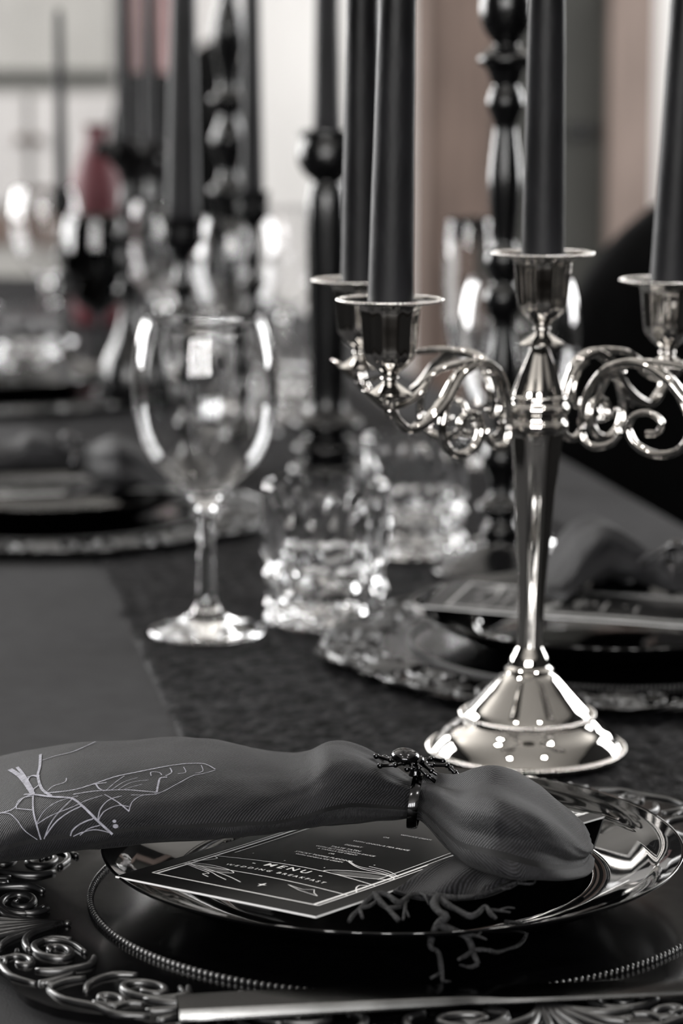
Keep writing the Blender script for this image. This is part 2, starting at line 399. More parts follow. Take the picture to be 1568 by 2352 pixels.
# cloth: top sheet with hanging sides
def cloth_mesh(c0, c1, a0, a1, drop, zt):
    prof = [(c0 - .012, -drop), (c0 - .006, -drop * .5), (c0 - .002, -.02), (c0 + .002, -.004)] 
    prof += [(c0 + .004 + (c1 - c0 - .008) * k / 24, 0.0) for k in range(25)]
    prof += [(c1 - .002, -.004), (c1 + .002, -.02), (c1 + .006, -drop * .5), (c1 + .012, -drop)]
    V, FA = [], []
    rows = [(a0 - .012, -drop), (a0 - .007, -drop * .5), (a0 - .003, -.02), (a0 + .001, -.004)] + [(a0 + .004 + (a1 - a0 - .008) * i / 70, 0.0) for i in range(71)] + \
           [(a1 - .001, -.004), (a1 + .003, -.02), (a1 + .007, -drop * .5), (a1 + .012, -drop)]
    NA = len(rows) - 1
    for i, (a, zr_) in enumerate(rows):
        for j, (c, z) in enumerate(prof):
            wob = 0.012 * sin(i * 1.3 + (0 if j < 10 else 2)) * min(1, -z / drop * 1.2) if z < -.03 else 0
            wob2 = 0.010 * sin(j * 1.1) * min(1, -zr_ / drop) if zr_ < -.03 else 0
            V.append(tp(c + (wob if j > 10 else -wob), a + (wob2 if i > 10 else -abs(wob2)), zt + min(z, zr_)))
    n = len(prof)
    for i in range(NA):
        for j in range(n - 1): FA.append((i * n + j, i * n + j + 1, (i + 1) * n + j + 1, (i + 1) * n + j))
    return V, FA
tc_ = part('tablecloth', cloth_mesh(cL, cR, T0, T1, .28, -.0034), M['cloth'], None, loc=tp(cm, am, -.0034))
tag(tc_, 'plain dark grey tablecloth hanging over the table edges', 'tablecloth')
# runner: crinkled gauze, real wrinkles
from mathutils import noise as NZ
def runner_mesh(c0, c1, a0, a1, NA, NC_):
    V, FA = [], []
    for i in range(NA + 1):
        a = a0 + (a1 - a0) * i / NA
        for j in range(NC_ + 1):
            edge = 0.004 * NZ.noise((a * 30, 5 if j < NC_ / 2 else 9, 0)) if j in (0, NC_) else 0
            c = c0 + (c1 - c0) * j / NC_ + edge
            n1 = NZ.noise((c * 75, a * 130, 0)); n2 = NZ.noise((c * 160 + n1, a * 260, 3)); n3 = NZ.noise((c * 9, a * 14, 7))
            z = -0.0026 + 0.0022 * max(0, 1 - abs(n1) * 2.6) + 0.0009 * n2 + 0.0005 * n3
            if j in (0, NC_): z = -0.0033
            V.append(tp(c, a, min(max(z, -0.0031), 0.0002)))
    m = NC_ + 1
    for i in range(NA):
        for j in range(NC_): FA.append((i * m + j, i * m + j + 1, (i + 1) * m + j + 1, (i + 1) * m + j))
    return V, FA
cRunR = cRunL + 0.365
rn = part('table_runner', join(runner_mesh(cRunL, cRunR, T0 + .01, 2.3, 620, 150), runner_mesh(cRunL, cRunR, 2.3, T1 - .02, 300, 40)), M['runner'], None,
          loc=tp((cRunL + cRunR) / 2, am, 0), sharp=None)
tag(rn, 'black crinkled gauze runner along the middle of the table', 'table runner')

# ------------------------------------------------------------------ place setting: charger
CH = Vector((.0255, 1.079, ZT))             # circle fitted to the bead ring as seen
CHX, CHY = CH.x, CH.y
R_RING = 0.130; R_OUT = 0.187; CHT = 0.004   # bead ring, outer edge, flat top
def scallop(th):
    """outer edge: eight sectors, each with a wide lobe and two small steps"""
    q = ((th / (2 * pi) * 8) % 1.0)
    d = abs(q - 0.5) * 2                     # 0 mid sector, 1 at the fan
    r = R_OUT + 0.0035 * cos(d * pi) * -1
    r += 0.0022 * sin(d * pi * 3.0)
    if d > 0.80: r += 0.003 * (d - 0.80) / 0.2
    if 0.30 < d < 0.36: r -= 0.0022
    return r
def charger_vf():
    seg = 480
    prof = [(0, CHT), (.05, CHT), (.10, CHT), (R_RING - .004, CHT), (R_RING + .004, CHT), (R_RING + .010, CHT + .0005),
            (.165, CHT + .0015), (-1.0, CHT + .0012), (-.992, CHT - .0002), (-.990, 0.0006), (-.95, 0.0002), (.09, 0.0002), (0, 0.0002)]
    V, FA, rows = [], [], []
    for (r, z) in prof:
        if r == 0: rows.append([len(V)]); V.append((CHX, CHY, ZT + z)); continue
        row = []
        for k in range(seg):
            th = 2 * pi * k / seg
            rr = r if r > 0 else scallop(th) * -r
            row.append(len(V)); V.append((CHX + rr * cos(th), CHY + rr * sin(th), ZT + z))
        rows.append(row)
    for a, b in zip(rows[:-1], rows[1:]):
        for k in range(seg):
            k2 = (k + 1) % seg
            if len(a) == 1: FA.append((a[0], b[k], b[k2]))
            elif len(b) == 1: FA.append((a[k], b[0], a[k2]))
            else: FA.append((a[k], b[k], b[k2], a[k2]))
    return V, FA
charger = root('charger_plate', CH, 'black charger with beaded ring and scrolled rim, under the glossy plate with the menu', 'charger', 'ornate black chargers')
part('disc', charger_vf(), M['charger'], charger, sharp=40)
beads = []
for k in range(288):
    th = 2 * pi * k / 288
    V, FA = ellipsoid((0, 0, 0), .0017, .00085, .0017, 8, 6)
    Rm = Matrix.Rotation(th + pi / 2 + 0.95, 3, 'Z')
    beads.append(([Vector((CHX + R_RING * cos(th), CHY + R_RING * sin(th), ZT + CHT + .0007)) + Rm @ Vector(v) for v in V], FA))
bo = part('bead_ring', join(*beads), M['relief'], charger, sharp=None); bo['kind'] = 'stuff'
def pol(rho, th, z=CHT + .0016):
    rho = .1450 + (rho - .1385) * 1.36
    return Vector((CHX + rho * cos(th), CHY + rho * sin(th), ZT + z))
def spiral(rc, tc, r0, turns, start, hand, n=14):
    """polar-ish spiral: centre (rc, tc); r0 outer radius; shrinks inwards"""
    c = pol(rc, tc); er = Vector((cos(tc), sin(tc), 0)); et = Vector((-sin(tc), cos(tc), 0))
    pts = []
    for k in range(n + 1):
        t = k / n; rr = r0 * 1.36 * (1 - .80 * t); a = start + hand * turns * 2 * pi * t
        pts.append(c + er * (rr * cos(a)) * .85 + et * (rr * sin(a)) * 1.35)
    return pts
def motif(th0):
    out = []
    def add(pts, r0, r1=None, fl=1.0):
        n = len(pts); r1 = r0 * .55 if r1 is None else r1
        rad = [(r1 + (r0 - r1) * sin(pi * min(max((i + .6) / n, 0), 1))) for i in range(n)]
        out.append(sweep(pts, [q * 1.45 for q in rad], seg=8, n=3, flat=.9, up=(0, 0, 1)))
    S8 = 2 * pi / 8
    for h in (-1, 1):
        # fan of acanthus ribs fanning out from the cusp
        for j, (dth, rend) in enumerate(((.018, .167), (.062, .166), (.108, .162), (.150, .155))):
            add([pol(.1385 + .001 * j, th0 + h * .004 * j), pol(.146 + .001 * j, th0 + h * (dth * .35)), pol((.146 + rend) / 2 + .003, th0 + h * dth * .72), pol(rend, th0 + h * dth * 1.15)], .0013, .0006)
        add(spiral(.1485, th0 + h * .205, .0088, 1.55, pi * .85 if h > 0 else pi * .85, h), .00125, .0007)
        add(spiral(.1610, th0 + h * .235, .0050, 1.1, -0.2, -h), .0011, .0006)
        add([pol(.1405, th0 + h * .14), pol(.1455, th0 + h * .11), pol(.151, th0 + h * .135), pol(.1535, th0 + h * .17)], .0011, .0006)
        add([pol(.1645, th0 + h * .10), pol(.1685, th0 + h * .16), pol(.1672, th0 + h * .22), pol(.1690, th0 + h * .30), pol(.1668, th0 + h * .37)], .0011, .0006)
        add([pol(.1420, th0 + h * .30), pol(.1470, th0 + h * .345), pol(.1560, th0 + h * .335), pol(.1610, th0 + h * .30)], .0012, .0006)
        add([pol(.1580, th0 + h * .155), pol(.1600, th0 + h * .185), pol(.1650, th0 + h * .19)], .0009, .0005)
        add([pol(.1540, th0 + h * .370), pol(.1600, th0 + h * .384), pol(.1660, th0 + h * .375)], .0012, .0006)
    out.append(ellipsoid(pol(.1372, th0), .0016, .0016, .0012, 8, 6))
    out.append(ellipsoid(pol(.1640, th0 + S8 / 2), .0022, .0022, .0012, 8, 6))
    return join(*out)
MO = motif(radians(199))
mo0 = part('scroll_relief', MO, M['relief'], charger, sharp=None)
for k in range(1, 8):
    c = mo0.copy(); COL.objects.link(c); c.parent = charger; c.rotation_euler.z = k * 2 * pi / 8

# ------------------------------------------------------------------ black glossy plate
PC = P(900, 1932, .0265); PCX, PCY = PC.x, PC.y
RP = 667 * mpp(PC)
ZP = ZT + CHT
k_ = RP / 0.129
pl_prof = [(0, .0030), (.050, .0030), (.074, .0034), (.083, .0052), (.0868, .0082), (.0880, .0102), (.0892, .0108), (.0912, .0104),
           (.097, .0112), (.106, .0142), (.1135, .0170), (.117, .0183), (.1185, .0194), (.1240, .0212), (.1275, .0226), (.1287, .0230), (.1290, .0224), (.1282, .0214), (.124, .0192),
           (.112, .0136), (.095, .0066), (.080, .0026), (.072, .0010), (.070, 0), (.066, 0), (.064, .0012), (.03, .0014), (0, .0014)]
PLB = Vector((PCX, PCY, ZP))
plate = root('dinner_plate', PLB, 'glossy black dinner plate holding the menu card and spider napkin', 'plate', 'glossy black plates')
part('plate_body', lathe([(r * k_, ZP + z) for r, z in pl_prof], PCX, PCY, 160), M['plate'], plate, sharp=None)

# ------------------------------------------------------------------ menu card
CARDZ = .0300
bl, br_ = P(265, 2012, CARDZ - .003), P(725, 2105, CARDZ)
tr_ = P(1446, 1862, CARDZ - .002)
CO = br_.copy()
cu = bl - br_; CW = cu.length; cu.normalize()                  # towards the left
cvv = (tr_ - br_); cvv = cvv - cu * cvv.dot(cu); cvv.normalize()
CHGT = 0.212
cn = cvv.cross(cu); cn = cn if cn.z > 0 else -cn
def card(u, v, h=0.0):                                         # u from the left edge, v from the bottom edge
    bow = -0.0022 * sin(pi * min(max(v / CHGT, 0), 1)) - 0.0060 * max(0, v / CHGT - .45) ** 2 / .3
    return CO + cu * (CW - u) + cvv * v + cn * (bow + h)
NU, NV = 6, 40
V, FA, MI = [], [], []
TH = .0007
for s in (0, 1):
    for i in range(NV + 1):
        for j in range(NU + 1): V.append(card(CW * j / NU, CHGT * i / NV, -TH * (1 - s)))
n = NU + 1; off = (NV + 1) * n
for i in range(NV):
    for j in range(NU):
        a = i * n + j
        FA.append((a, a + n, a + n + 1, a + 1)); MI.append(0)
        FA.append((off + a, off + a + 1, off + a + n + 1, off + a + n)); MI.append(0)
for j in range(NU):
    FA.append((j, j + 1, off + j + 1, off + j)); MI.append(1)
    a = NV * n + j; FA.append((a + 1, a, off + a, off + a + 1)); MI.append(1)
for i in range(NV):
    a = i * n; FA.append((a + n, a, off + a, off + a + n)); MI.append(1)
    a = i * n + NU; FA.append((a, a + n, off + a + n, off + a)); MI.append(1)
CARDO = card(CW / 2, CHGT / 2)
menu = root('menu_card', CARDO, 'black wedding menu card with white lettering tucked beneath the spider napkin on the plate', 'menu card')
part('card', (V, FA, None, MI), [M['cardblack'], M['cardwhite']], menu, smooth=False)
PR = .00025
def cline(pts, wd, n=10, spl=True):
    q = []
    pp = smooth_prof([tuple(p) for p in pts], n) if (spl and len(pts) > 2) else None
    if pp is None:
        pp = []
        for (a, b) in zip(pts[:-1], pts[1:]):
            for k in range(n): pp.append((a[0] + (b[0] - a[0]) * k / n, a[1] + (b[1] - a[1]) * k / n))
        pp.append(pts[-1])
    V, FA = [], []
    for i, p in enumerate(pp):
        a, b = pp[max(i - 1, 0)], pp[min(i + 1, len(pp) - 1)]
        tx, ty = b[0] - a[0], b[1] - a[1]; L = sqrt(tx * tx + ty * ty) or 1
        nx, ny = -ty / L, tx / L
        V += [card(p[0] + nx * wd / 2, p[1] + ny * wd / 2, PR), card(p[0] - nx * wd / 2, p[1] - ny * wd / 2, PR)]
    for i in range(len(pp) - 1): FA.append((2 * i + 1, 2 * i, 2 * i + 2, 2 * i + 3))
    return V, FA
def cpoly(pts, h=PR * .6):
    return [card(p[0], p[1], h) for p in pts], [tuple(range(len(pts)))]
def ctext(txt, size, x, y, rot=0.0, sp=1.0, align='CENTER', arc=None, shear=0.0):
    cu_ = bpy.data.curves.new('lettering', 'FONT'); cu_.body = txt; cu_.size = size; cu_.align_x = align; cu_.space_character = sp
    cu_.shear = shear; cu_.resolution_u = 2; cu_.offset = size * .012
    o = bpy.data.objects.new('lettering', cu_); COL.objects.link(o)
    dg = bpy.context.evaluated_depsgraph_get(); me = o.evaluated_get(dg).to_mesh()
    V = [(v.co.x, v.co.y) for v in me.vertices]; FA = [tuple(p.vertices) for p in me.polygons]
    o.evaluated_get(dg).to_mesh_clear(); bpy.data.objects.remove(o); bpy.data.curves.remove(cu_)
    out = []
    for (a, b) in V:
        if arc: yy = y + b + arc(a)
        else: yy = y + b
        out.append(card(x + a, yy, PR))
    return out, FA
W2 = CW / 2
LW = .00055
# double border, thin inner rule
bord = []
mg = .0085
bord.append(cline([(mg, .0125), (CW - mg, .0125)], .0008, 6, False))
for sgn in (0, 1):
    fx = (lambda u: u) if not sgn else (lambda u: CW - u)
    for (u, wd, v0) in ((mg, .0006, .0125), (mg + .0022, .0012, .0125), (mg + .0052, .0005, .058)):
        bord.append(cline([(fx(u), v0), (fx(u), CHGT - .0085)], wd, 30, False))
bord.append(cline([(mg, CHGT - .0085), (CW - mg, CHGT - .0085)], .0008, 6, False))
# heavy strokes of the heading near the top edge
bord.append(cline([(.066, .2060), (.0855, .2040), (.0800, .1985)], .0014, 4, False)); bord.append(cline([(.0895, .1940), (.0915, .2070)], .0014, 4, False))
part('printed_border', join(*bord), M['ink'], menu, smooth=False)
# banner with wavy edges and title
def arcf(a): return .0050 * cos(a / W2 * 1.7) - .0025
ban = [cline([(mg + (CW - 2 * mg) * k / 12, .0330 + .9 * arcf((k / 12 - .5) * (CW - 2 * mg))) for k in range(13)], LW),
       cline([(mg + .003 + (CW - 2 * mg - .003) * k / 12, .0520 + 1.5 * arcf((k / 12 - .5) * (CW - 2 * mg))) for k in range(13)], LW)]
leafs = []
for sgn in (0, 1):
    fx = (lambda u: u) if not sgn else (lambda u: CW - u)
    ban.append(cline([(fx(.0115), .0480), (fx(.0140), .0462), (fx(.0125), .0420), (fx(.0085), .0370)], LW))
    if sgn == 0:
        for (dv, ln) in ((0, 1.0), (.0016, .85), (.003, .66)):
            ban.append(cline([(.0090, .0335 - dv * .6), (.018, .0318 - dv), (.027, .0292 - dv * 1.2), (.033 * ln + .004, .0262 - dv), (.046 * ln, .0222 - dv * .4)], LW * .8))
        ban.append(cline([(.0092, .0340), (.018, .0362), (.028, .0352), (.0345, .0318), (.028, .0290), (.018, .0302), (.0092, .0340)], LW * .8))
        leafs.append(cpoly([(.0105, .0338), (.018, .0355), (.028, .0346), (.0330, .0318), (.028, .0296), (.018, .0308)]))
    else:
        ban.append(cline([(.0905, .0600), (.082, .0572), (.070, .0548), (.0615, .0560), (.066, .0605), (.076, .0640), (.086, .0650), (.0915, .0625), (.0905, .0600)], LW))
        ban.append(cline([(.0900, .0645), (.082, .0665), (.070, .0680), (.0605, .0735)], LW)); ban.append(cline([(.0905, .0655), (.080, .0690), (.068, .0700), (.0595, .0752)], LW * .8)); ban.append(cline([(.0910, .0660), (.083, .0705), (.072, .0722)], LW * .8))
        leafs.append(cpoly([(.0880, .0602), (.080, .0582), (.070, .0560), (.0640, .0568), (.068, .0602), (.078, .0630), (.086, .0634)]))
part('printed_banner', join(*ban), M['ink'], menu, smooth=False)
for lf in leafs: part('printed_leaf', lf, M['inkgrey'], menu, smooth=False)
txt = [ctext('MENU', .0064, W2 - .003, .0462, sp=1.5, arc=arcf), ctext('WEDDING BREAKFAST', .0033, W2 - .002, .0392, sp=1.62, arc=arcf),
       ctext('-', .006, W2 - .019, .0475), ctext('-', .006, W2 + .015, .0475),
       ctext('STICKY TOFFEE PUDDING', .0025, W2 - .003, .0735), ctext('WITH VANILLA ICE CREAM', .0020, W2 - .003, .0706),
       ctext('OR', .0022, W2 - .003, .0790), ctext('TARTE TATIN', .0025, W2 - .003, .0885), ctext('WITH BUTTERSCOTCH SAUCE', .0022, W2 - .001, .0856), ctext('& VANILLA ICE CREAM', .0020, W2 - .003, .0830),
       ctext('DESSERT', .0023, W2 - .003, .0940), ctext('WITH ONION & PEA SAUCE', .0023, W2 + .006, .1010), ctext('OR', .0022, W2, .1130), ctext('WITH ICE CREAM', .0020, W2 + .01, .1205)]
part('printed_lettering', join(*txt), M['ink'], menu, smooth=False)
part('printed_star', cpoly([(W2 + .0048 + x, .0245 + y) for x, y in ((-.0022, 0), (-.0006, .0005), (0, .0030), (.0006, .0005), (.0022, 0), (.0006, -.0005), (0, -.0030), (-.0006, -.0005))]), M['ink'], menu, smooth=False)
part('printed_bat', cline([(W2 + .013, .0305), (W2 + .022, .0280), (W2 + .026, .0305), (W2 + .029, .0265), (W2 + .033, .0235), (W2 + .022, .0262), (W2 + .013, .0305)], .0003, 4, False), M['ink'], menu, smooth=False)
for (a, b) in ((W2 - .012, .060), (W2 + .008, .0605), (W2 + .022, .0755), (W2 - .03, .062)):
    part('printed_dot', cpoly([(a - .0004, b), (a, b - .0005), (a + .0004, b), (a, b + .0005)]), M['ink'], menu, smooth=False)

# ------------------------------------------------------------------ napkin
def loft(stations, nseg=72, n=7, gather=None, sq=0.85, seed=0, cap0=True, cap1=True, wr=0.0011):
    """stations: (px, top, bottom, half depth, underside z). Cross sections sized to the outline seen in the photo."""
    rows = []
    for (px, top, bot, a, zb) in smooth_prof(stations, n):
        mid = (top + bot) / 2
        c = P(px, mid, zb + .012)
        e = (bot - top) / 2 * mpp(c)
        al = atan((CAMZ - c.z) / c.y)
        b = sqrt(max(e * e - (a * sin(al)) ** 2, (e * .45) ** 2)) / cos(al)
        c = P(px, mid, zb + b)
        rows.append((px, c, a, b))
    V, FA, UV = [], [], []
    L = 0
    for i, (px, c, a, b) in enumerate(rows):
        if i: L += (c - rows[i - 1][1]).length
        g = gather(px) if gather else 0
        acc = 0; lastp = None
        for k in range(nseg):
            th = 2 * pi * k / nseg
            cs, sn = cos(th), sin(th)
            y = -a * (abs(cs) ** sq) * (1 if cs > 0 else -1); z = b * (abs(sn) ** sq) * (1 if sn > 0 else -1)
            f = 1 + g * (sin(5 * th + 1.1 + px * .002) + .7 * abs(sin(4.5 * th + .4 + px * .0045)) - .35)
            nn = NZ.noise((px * .006 + seed, cs * 1.6, sn * 1.6)) + .45 * NZ.noise((px * .016, cs * 3.5 + seed, sn * 3.5))
            f += wr / max(b, .006) * nn
            if sn < 0: z *= .92
            p = c + Vector((0.0015 * nn, y * f, z * f))
            if lastp is not None: acc += (p - lastp).length
            lastp = p
            V.append(p); UV.append((L, acc))
    m = len(rows)
    for i in range(m - 1):
        for k in range(nseg):
            k2 = (k + 1) % nseg
            FA.append((i * nseg + k, (i + 1) * nseg + k, (i + 1) * nseg + k2, i * nseg + k2))
    if cap0: FA.append(tuple(range(nseg)))
    if cap1: FA.append(tuple(range((m - 1) * nseg + nseg - 1, (m - 1) * nseg - 1, -1)))
    return V, FA, UV
body_st = [(-190, 1790, 2000, .050, .007), (-100, 1762, 1992, .055, .009), (0, 1738, 1975, .058, .016), (100, 1720, 1958, .058, .023), (200, 1710, 1944, .057, .028), (330, 1702, 1930, .055, .030),
           (450, 1705, 1922, .052, .031), (560, 1716, 1914, .048, .031), (650, 1732, 1906, .042, .031), (705, 1730, 1900, .036, .031), (755, 1711, 1896, .032, .031), (810, 1714, 1892, .028, .031),
           (860, 1734, 1888, .024, .031), (905, 1762, 1884, .019, .031), (940, 1788, 1880, .014, .0315), (965, 1794, 1880, .0128, .0315)]
tail_st = [(945, 1794, 1880, .0128, .0315), (968, 1790, 1886, .0135, .0312), (990, 1788, 1906, .018, .0312), (1020, 1792, 1942, .024, .0308), (1055, 1796, 1976, .030, .0305), (1095, 1784, 1994, .035, .0302), (1140, 1776, 2006, .040, .030),
           (1190, 1786, 2012, .043, .029), (1245, 1812, 2012, .043, .028), (1295, 1846, 2006, .040, .0265), (1328, 1872, 1998, .034, .0255), (1346, 1894, 1986, .024, .0255), (1355, 1918, 1968, .012, .026)]
gb = lambda px: 0.10 * max(0, min(1, (px - 620) / 330)) ** 1.5
gt = lambda px: 0.045 + 0.10 * max(0, min(1, (1260 - px) / 260)) ** 1.2
RINGC = P(955, 1837, .0405)
napkin = root('napkin', Vector((CHX, CHY, ZT)), 'charcoal twill napkin printed with a pale spider web, draped over the menu', 'napkin')
nb = part('cloth_body', loft(body_st, gather=gb, sq=.82), M['napkin'], napkin, sharp=None)
nt_ = part('cloth_tail', loft(tail_st, gather=gt, sq=.80, seed=5, wr=.0016), M['napkin'], napkin, sharp=None)
# lower fold showing beneath the tail
top_e = [(985, 1985), (1020, 1972), (1060, 1962), (1110, 1962), (1160, 1972), (1205, 1984), (1228, 1996)]
bot_e = [(905, 2046), (955, 2060), (1010, 2064), (1065, 2062), (1120, 2054), (1180, 2030), (1228, 2004)]
te, be = smooth_prof(top_e, 5), smooth_prof(bot_e, 5)
V, FA, UV = [], [], []
NF = 12
for i, (a, b) in enumerate(zip(te, be)):
    for j in range(NF + 1):
        t = j / NF
        px, py = a[0] + (b[0] - a[0]) * t, a[1] + (b[1] - a[1]) * t
        z = .0290 + .0050 * sin(pi * min(t * .9 + .1, 1)) * sin(pi * (i + 2) / (len(te) + 3)) + .0012 * sin(i * .55 + j * .3)
        p = P(px, py, z); V.append(p); UV.append((p.x * .8 + p.y * .5, p.y * 1.2 - p.x * .3))
for i in range(len(te) - 1):
    for j in range(NF):
        a = i * (NF + 1) + j; FA.append((a, a + 1, a + NF + 2, a + NF + 1))
fl = part('cloth_under_fold', (V, FA, UV), M['napkin'], napkin, sharp=None)
sm = fl.modifiers.new('thickness', 'SOLIDIFY'); sm.thickness = .0014; sm.offset = -1
# stitched hem along the lower fold's edge
hem = [P(b[0], b[1] + 1, .0292) for b in bot_e]
part('hem', sweep(hem, [.0010] * len(hem), seg=6, flat=.6), M['napkin'], napkin, sharp=None)
# spider web print: lines lie on the cloth where the photo shows them
bvh = BVHTree.FromPolygons([Vector(v.co) + napkin.location for v in nb.data.vertices], [tuple(p.vertices) for p in nb.data.polygons])
def on_cloth(zx, zy):
    d = ray(zx / 1.96, 1650 + zy / 1.96).normalized(); h = bvh.ray_cast(CAM, d)
    return h
web = [([(45, 232), (90, 262), (125, 305), (150, 345)], 22), ([(78, 222), (110, 262), (150, 330)], 14), ([(183, 165), (180, 220), (172, 262), (190, 320), (232, 352)], 13), ([(178, 262), (140, 262), (122, 290), (125, 320)], 10),
       ([(122, 268), (150, 262), (172, 270), (176, 300), (150, 322)], 8),
       ([(190, 192), (250, 172), (330, 152), (430, 108)], 7), ([(150, 345), (105, 362), (60, 410), (0, 430)], 9), ([(150, 350), (150, 400), (158, 450), (186, 545)], 8),
       ([(110, 345), (150, 345), (230, 355), (320, 362), (370, 395), (420, 442), (505, 520)], 11), ([(200, 340), (330, 325), (430, 295), (520, 265), (600, 248), (700, 228), (770, 215), (850, 206), (920, 208), (968, 232)], 8),
       ([(330, 345), (430, 330), (560, 325), (640, 330), (705, 336)], 7), ([(590, 348), (705, 342), (800, 296), (865, 262), (920, 250), (968, 236)], 4),
       ([(470, 345), (530, 380), (580, 420)], 6), ([(705, 336), (712, 300), (722, 272), (752, 268)], 9), ([(580, 420), (596, 378), (640, 350), (705, 344)], 4),
       ([(330, 362), (270, 420), (225, 480), (200, 542)], 5), ([(352, 352), (260, 378), (200, 420), (165, 478)], 4), ([(372, 395), (310, 425), (250, 470), (205, 530)], 6), ([(460, 350), (390, 372), (330, 400), (230, 440), (165, 480)], 4),
       ([(440, 455), (452, 410), (490, 370), (548, 352)], 5), ([(440, 462), (470, 420), (530, 395), (580, 400)], 4), ([(420, 450), (370, 470), (330, 500), (318, 528)], 6), ([(450, 480), (400, 495), (360, 525)], 4), ([(330, 530), (370, 512), (430, 500), (500, 515)], 4),
       ([(0, 428), (45, 432), (80, 462), (110, 502), (170, 545)], 4), ([(75, 410), (78, 385), (100, 362), (150, 352)], 5), ([(75, 408), (115, 412), (150, 415)], 5), ([(300, 272), (292, 290), (240, 308), (215, 330)], 5),
       ([(680, 262), (680, 245), (715, 246), (728, 258)], 5), ([(745, 262), (772, 246), (765, 226)], 6), ([(800, 252), (835, 246), (826, 222)], 4), ([(880, 250), (912, 240), (905, 214)], 4), ([(640, 300), (600, 310), (560, 322)], 3), ([(670, 280), (590, 292), (530, 325)], 3),
       ([(620, 270), (560, 288), (500, 326)], 3), ([(560, 262), (520, 290), (480, 325)], 4), ([(430, 296), (445, 318), (470, 330)], 8), ([(380, 312), (420, 300), (480, 292)], 8)]
strips = []
for pts, wz in web:
    q = smooth_prof(pts, 7); pp, nn = [], []
    for (zx, zy) in q:
        h = on_cloth(zx, zy)
        if h[0] is None: continue
        nv = h[1] if h[1].dot(h[0] - CAM) < 0 else -h[1]
        pp.append(h[0] + nv * .00035); nn.append(nv)
    if len(pp) > 2: strips.append(ribbon(pp, nn, [wz / 1.96 * mpp(x) for x in pp]))
# little spider hanging from the web
for (zx, zy, r) in ((515, 462, 7), (520, 484, 10)):
    q = [on_cloth(zx + r * 1.3 * cos(t * pi / 4), zy + r * sin(t * pi / 4)) for t in range(8)]
    if all(h[0] is not None for h in q):
        strips.append(([h[0] + (h[1] if h[1].dot(h[0] - CAM) < 0 else -h[1]) * .00035 for h in q], [tuple(range(8))]))
part('printed_web', join(*strips), M['webprint'], napkin, smooth=False)

# ------------------------------------------------------------------ spider napkin ring
nring = root('napkin_ring', RINGC, 'shiny black spider napkin ring clasping the web-printed napkin', 'napkin ring')
V, FA = [], []
NR = 48; ra, rb = .0150, .0104; tilt = .10
for k in range(NR):
    th = 2 * pi * k / NR
    for (dx, dr) in ((-.0021, .0002), (-.0021, .0011), (-.0010, .0014), (.0010, .0014), (.0021, .0011), (.0021, .0002)):
        y, z = -(ra + dr) * cos(th), (rb + dr) * sin(th)
        V.append(RINGC + Vector((dx + z * tilt + y * .12, y, z)))
for k in range(NR):
    for j in range(6):
        a, b = k * 6 + j, ((k + 1) % NR) * 6 + j; j2 = (j + 1) % 6
        FA.append((a, b, ((k + 1) % NR) * 6 + j2, k * 6 + j2))
part('band', (V, FA), M['blackmetal'], nring, sharp=30)
YS = RINGC.y - .001
def sp(zx, zy, dy=0): return PY(820 + zx / 5.227, 1690 + zy / 5.227, YS + dy)
m1 = mpp(RINGC) / 5.227
ab = part('spider_abdomen', ellipsoid(sp(580, 245), 175 * m1, .0070, 92 * m1, 24, 14, Matrix.Rotation(.10, 3, 'Y')), M['blackmetal'], nring, sharp=None)
part('spider_head', join(ellipsoid(sp(735, 290), 75 * m1, .0045, 55 * m1, 16, 10), ellipsoid(sp(815, 320), 34 * m1, .0028, 30 * m1, 12, 8)), M['blackmetal'], nring, sharp=None)
part('post', sweep([sp(705, 330), sp(705, 400), sp(700, 480)], [.0030, .0022, .0030], seg=10), M['blackmetal'], nring)
legs = [([(640, 290, .003), (480, 298, .006), (400, 290, .007), (230, 245, .008)], 0), ([(660, 320, -.003), (560, 325, -.005), (460, 348, -.006), (275, 358, -.006)], 0),
        ([(690, 300, .004), (560, 250, .009), (430, 275, .013), (330, 260, .015)], 0), ([(700, 330, -.004), (660, 352, -.006), (655, 395, -.008), (600, 400, -.009)], 0),
        ([(715, 320, -.004), (745, 388, -.006), (850, 480, -.008), (965, 575, -.009)], 0), ([(800, 340, -.003), (890, 418, -.005), (1000, 490, -.006), (1095, 560, -.007)], 0),
        ([(790, 350, -.001), (900, 350, .000), (1075, 352, .001), (1170, 440, .001), (1240, 505, .000), (1245, 590, -.001), (1150, 575, -.002)], 0), ([(780, 300, .003), (890, 275, .006), (1030, 305, .008), (1120, 390, .009)], 0)]
for pts, _ in legs:
    q = [sp(a, b, d) for a, b, d in pts]
    lg = join(sweep(q, [.0011] + [.0009] * (len(q) - 2) + [.0008], seg=8, spline=False), *[ellipsoid(x, .0013, .0013, .0013, 10, 6) for x in q[1:]])
    part('spider_leg', lg, M['blackmetal'], nring, sharp=None)

